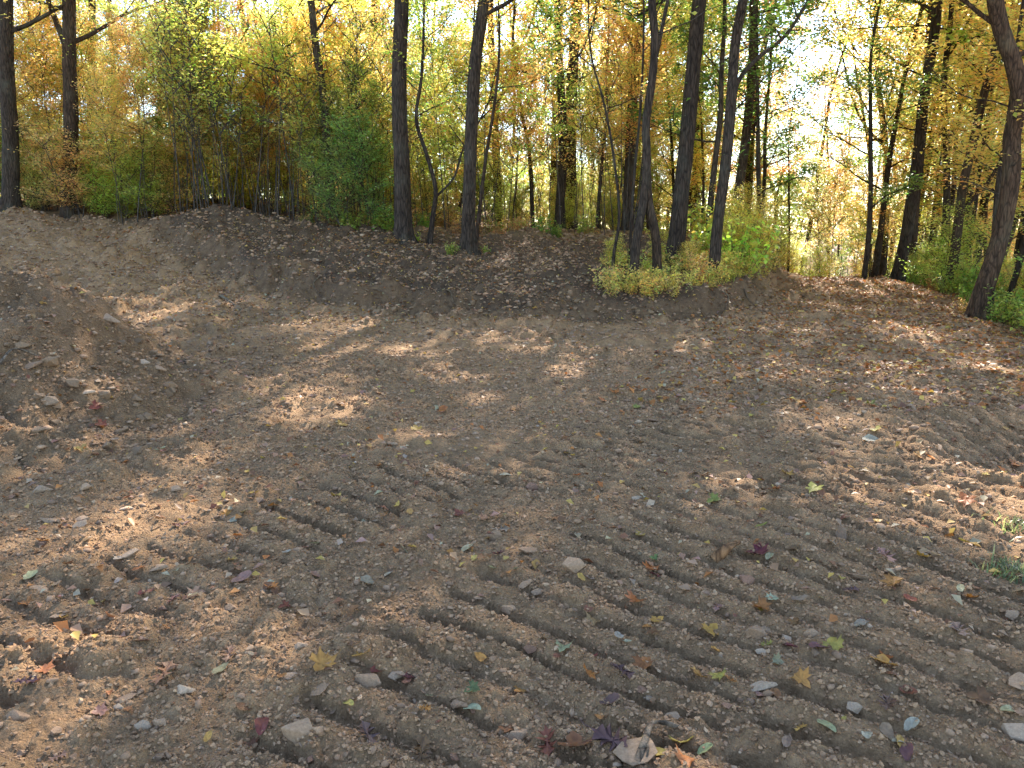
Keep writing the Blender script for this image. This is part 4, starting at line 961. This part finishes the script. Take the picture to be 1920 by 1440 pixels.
def crumbs():
    m, n, l = new_mat('soil_crumb')
    tc = N(n, 'ShaderNodeTexCoord'); oi = N(n, 'ShaderNodeObjectInfo')
    col = ramp(n, l, oi.outputs['Random'], [(0, (.195, .106, .053)), (.6, (.305, .176, .093)), (.95, (.35, .208, .113)), (1, (.41, .265, .155))])
    a = noise(n, l, tc.outputs['Object'], 2.2, 4, .7)
    col = mixc(n, l, 1.0, col, ramp(n, l, a, [(.3, (.75, .74, .72)), (.7, (1.15, 1.14, 1.12))]), 'MULTIPLY')
    d = N(n, 'ShaderNodeBsdfPrincipled'); d.inputs['Roughness'].default_value = .95; d.inputs['Specular IOR Level'].default_value = .2
    l.new(col, d.inputs['Base Color']); o = N(n, 'ShaderNodeOutputMaterial'); l.new(d.outputs[0], o.inputs[0])
    R = np.random.default_rng(31); k = 150000
    r_ = 1.6 + 8.5 * R.uniform(0, 1, k)**1.35; a_ = R.uniform(-.8, .8, k); x = r_ * np.sin(a_); y = r_ * np.cos(a_)
    keep = (fbm(x * 1.1, y * 1.1, 3, 33) + .5 * fbm(x * 4, y * 4, 2, 35) + .3 * R.normal(0, 1, k)) > -.3
    x = x[keep]; y = y[keep]; r_ = r_[keep]; k = len(x)
    s_ = (.0021 + .0062 * R.uniform(0, 1, k)**3) * (.75 + .2 * r_)
    P = np.stack([x, y, height(x, y) + s_ * .25], -1).astype(np.float32)
    me = bpy.data.meshes.new('crumbs'); me.vertices.add(k); me.vertices.foreach_set('co', P.ravel())
    at_ = me.attributes.new('size', 'FLOAT_VECTOR', 'POINT')
    sv = np.stack([s_ * R.uniform(.8, 1.4, k), s_ * R.uniform(.7, 1.1, k), s_ * R.uniform(.45, .9, k)], -1).astype(np.float32); at_.data.foreach_set('vector', sv.ravel())
    at_ = me.attributes.new('turn', 'FLOAT_VECTOR', 'POINT')
    rv = np.stack([R.normal(0, .4, k), R.normal(0, .4, k), R.uniform(0, 6.28, k)], -1).astype(np.float32); at_.data.foreach_set('vector', rv.ravel())
    at_ = me.attributes.new('pick', 'INT', 'POINT'); at_.data.foreach_set('value', R.integers(0, 4, k).astype(np.int32))
    me.update()
    g = bpy.data.node_groups.new('crumb_scatter', 'GeometryNodeTree')
    g.interface.new_socket('Geometry', in_out='INPUT', socket_type='NodeSocketGeometry'); g.interface.new_socket('Geometry', in_out='OUTPUT', socket_type='NodeSocketGeometry')
    gn, gl = g.nodes, g.links
    gi = gn.new('NodeGroupInput'); go = gn.new('NodeGroupOutput'); iop = gn.new('GeometryNodeInstanceOnPoints'); g2i = gn.new('GeometryNodeGeometryToInstance')
    for q in range(4):
        ic = gn.new('GeometryNodeMeshIcoSphere'); ic.inputs['Radius'].default_value = 1; ic.inputs['Subdivisions'].default_value = 1
        sp = gn.new('GeometryNodeSetPosition'); rv_ = gn.new('FunctionNodeRandomValue'); rv_.data_type = 'FLOAT_VECTOR'
        rv_.inputs['Min'].default_value = (-.42,) * 3; rv_.inputs['Max'].default_value = (.42,) * 3; rv_.inputs['Seed'].default_value = q * 7 + 1
        sm_ = gn.new('GeometryNodeSetMaterial'); sm_.inputs['Material'].default_value = m
        gl.new(ic.outputs['Mesh'], sp.inputs['Geometry']); gl.new(rv_.outputs['Value'], sp.inputs['Offset']); gl.new(sp.outputs[0], sm_.inputs[0]); gl.new(sm_.outputs[0], g2i.inputs[0])
    def named(nm, dt):
        q = gn.new('GeometryNodeInputNamedAttribute'); q.data_type = dt; q.inputs['Name'].default_value = nm; return q.outputs['Attribute']
    gl.new(gi.outputs[0], iop.inputs['Points']); gl.new(g2i.outputs[0], iop.inputs['Instance']); iop.inputs['Pick Instance'].default_value = True
    gl.new(named('pick', 'INT'), iop.inputs['Instance Index']); gl.new(named('size', 'FLOAT_VECTOR'), iop.inputs['Scale'])
    e2r = gn.new('FunctionNodeEulerToRotation'); gl.new(named('turn', 'FLOAT_VECTOR'), e2r.inputs[0]); gl.new(e2r.outputs[0], iop.inputs['Rotation'])
    gl.new(iop.outputs[0], go.inputs[0])
    o = link('soil_crumbs', me); md = o.modifiers.new('scatter', 'NODES'); md.node_group = g; me.materials.append(m)
    tag(o, 'fine crumbs of loose soil covering the near ground', 'soil crumbs', None, 'stuff')
crumbs()

# ------------------------------------------------------------------ root, broken wood, sticks, grass
def stick(name, pxs, rads, label, cat, lift=.01, side=None, mat=M_TWIG, color=(2.2, 2.0, 1.7)):
    pts = []
    for (px, py, up) in pxs:
        p = hit(px, py); pts.append(p + np.array([0, 0, up]))
    b = pts[0].copy(); P = spline(np.array(pts) - b, 22); ab = Acc(); tube(ab, P, np.linspace(rads[0], rads[1], 22), 7, 0.6, 3)
    if side is not None:
        q = [hit(px, py) + np.array([0, 0, up]) for px, py, up in side]; Q = spline(np.array(q) - b, 12); tube(ab, Q, np.linspace(rads[0] * .7, .002, 12), 5)
    o = link(name, ab.mesh(name, mat), loc=b.tolist(), color=color); tag(o, label, cat); return o
stick('root', [(1195,1436,.01),(1208,1408,.03),(1228,1384,.04),(1258,1372,.02),(1290,1370,-.01)], (.009,.005), 'pale bare root curling out of the soil at the bottom edge', 'root', side=[(1210,1404,.03),(1214,1425,.02),(1206,1440,.0)])
stick('stick', [(415,560,.02),(432,568,.02),(440,573,.0)], (.03,.015), 'short pale stick at the foot of the climbing track', 'stick')
stick('broken_wood', [(1338,1056,.0),(1362,1042,.03),(1384,1030,.04)], (.022,.012), 'splintered piece of orange brown wood left of the upright slab', 'wood', color=(3.2, 2.0, 1.1))
stick('stick', [(752,1027,.01),(765,1038,.0)], (.004,.003), 'tiny straw coloured stick in the left sunlit soil', 'stick', color=(3.5, 2.8, 1.8))
stick('stick', [(0,690,.03),(30,668,.05),(75,672,.01)], (.012,.006), 'thin root poking from the face of the spoil heap', 'stick')
stick('branch', [(1160,470,.1),(1200,475,.25),(1250,470,.3)], (.02,.008), 'low fallen branch behind the crossing pair', 'branch', color=(1.2, 1, .9))
for pts in ([(700,548,.02),(712,560,.08),(735,572,.03),(742,588,.0)], [(838,545,.02),(846,560,.10),(850,575,.05),(870,585,.0)], [(600,528,.02),(590,545,.09),(602,560,.02)], [(1020,555,.02),(1040,566,.08),(1075,572,.02)], [(1350,550,.03),(1362,568,.12),(1358,588,.03)], [(1395,548,.03),(1400,566,.10),(1418,580,.02)]):
    stick('bank_root', pts, (.014, .004), f'torn root dangling on the cut bank, {mark_label(pts[1][0], pts[1][1], "one")}'.replace(', one', ''), 'root', color=(1.6, 1.3, 1.0))
def blades(name, n, gx, gy, h, cols, label, cat, spread=1.0):
    R = np.random.default_rng(len(name) + n); al = Acc()
    x, y = gx(R, n), gy(R, n); z = height(x, y) - .005
    B = np.stack([x, y, z], -1); a = R.uniform(0, 6.28, n); lean = R.uniform(.15, .9, n) * spread; L = h * R.uniform(.5, 1.2, n)
    D = np.stack([np.cos(a) * lean, np.sin(a) * lean, np.ones(n)], -1); D /= np.linalg.norm(D, axis=1)[:, None]
    W = np.stack([-np.sin(a), np.cos(a), 0 * a], -1) * (.0035 + h * .006)
    mid = B + D * L[:, None] * .55; tip = B + D * L[:, None] + np.stack([np.cos(a), np.sin(a), -.6 * np.ones(n)], -1) * (L * lean * .25)[:, None]
    V = np.stack([B - W, B + W, mid - W * .8, mid + W * .8, tip], 1).reshape(-1, 3); i = np.arange(n)[:, None] * 5
    F = np.concatenate([i + [[0, 1, 3]], i + [[0, 3, 2]], i + [[2, 3, 4]]])
    c = np.asarray(cols)[R.integers(0, len(cols), n)] * R.uniform(.7, 1.2, (n, 1))
    o = link(name, mesh_np(name, V, F, False, np.repeat(c, 5, 0), M_LEAF)); o.color = (1, 1, 1, 1); tag(o, label, cat, None, 'stuff'); return o
GC = [(.62, .50, .14), (.50, .48, .11), (.72, .54, .20), (.34, .40, .08)]
g0 = hit(1225, 545)
def bank_xy(R, n):
    x = R.uniform(1.9, 5.6, n); yb = np.interp(x, BX, BY); return x, yb + .7 + R.uniform(0, 1, n)**1.3 * 3.0
_r = np.random.default_rng(8); _x, _y = bank_xy(_r, 2200)
m_ = (fbm(_x * 1.2, _y * 1.2, 3, 300) > -.12); _x, _y = _x[m_], _y[m_]
blades('bank_grass', len(_x), lambda R, n: _x, lambda R, n: _y, .26, GC, 'sunlit yellow green grass on the bank under the crossing pair', 'grass')
_t = np.random.default_rng(9); _vy = _t.uniform(9, 27, 4200); _vx = np.interp(_vy, XRY, XRX) + .5 + _t.uniform(0, 1, 4200)**1.5 * 2.5
blades('verge_grass', 4200, lambda R, n: _vx, lambda R, n: _vy, .2, GC, 'green and straw grass along the right verge of the road', 'grass')
for (px, py, n, h, lab, col) in ((1893, 1075, 170, .08, 'green grass tuft at the right edge of the picture', [(.15, .19, .06), (.26, .25, .10)]), (1900, 990, 80, .08, 'smaller green grass tuft above, beside the dark hollow', [(.14, .18, .06), (.24, .24, .09)])):
    p = hit(px, py)
    o = blades('grass_tuft', n, lambda R, n: p[0] + R.normal(0, .07, n), lambda R, n: p[1] + R.normal(0, .06, n), h, col, lab, 'grass tuft', 1.6)
    o['kind'] = 'thing'
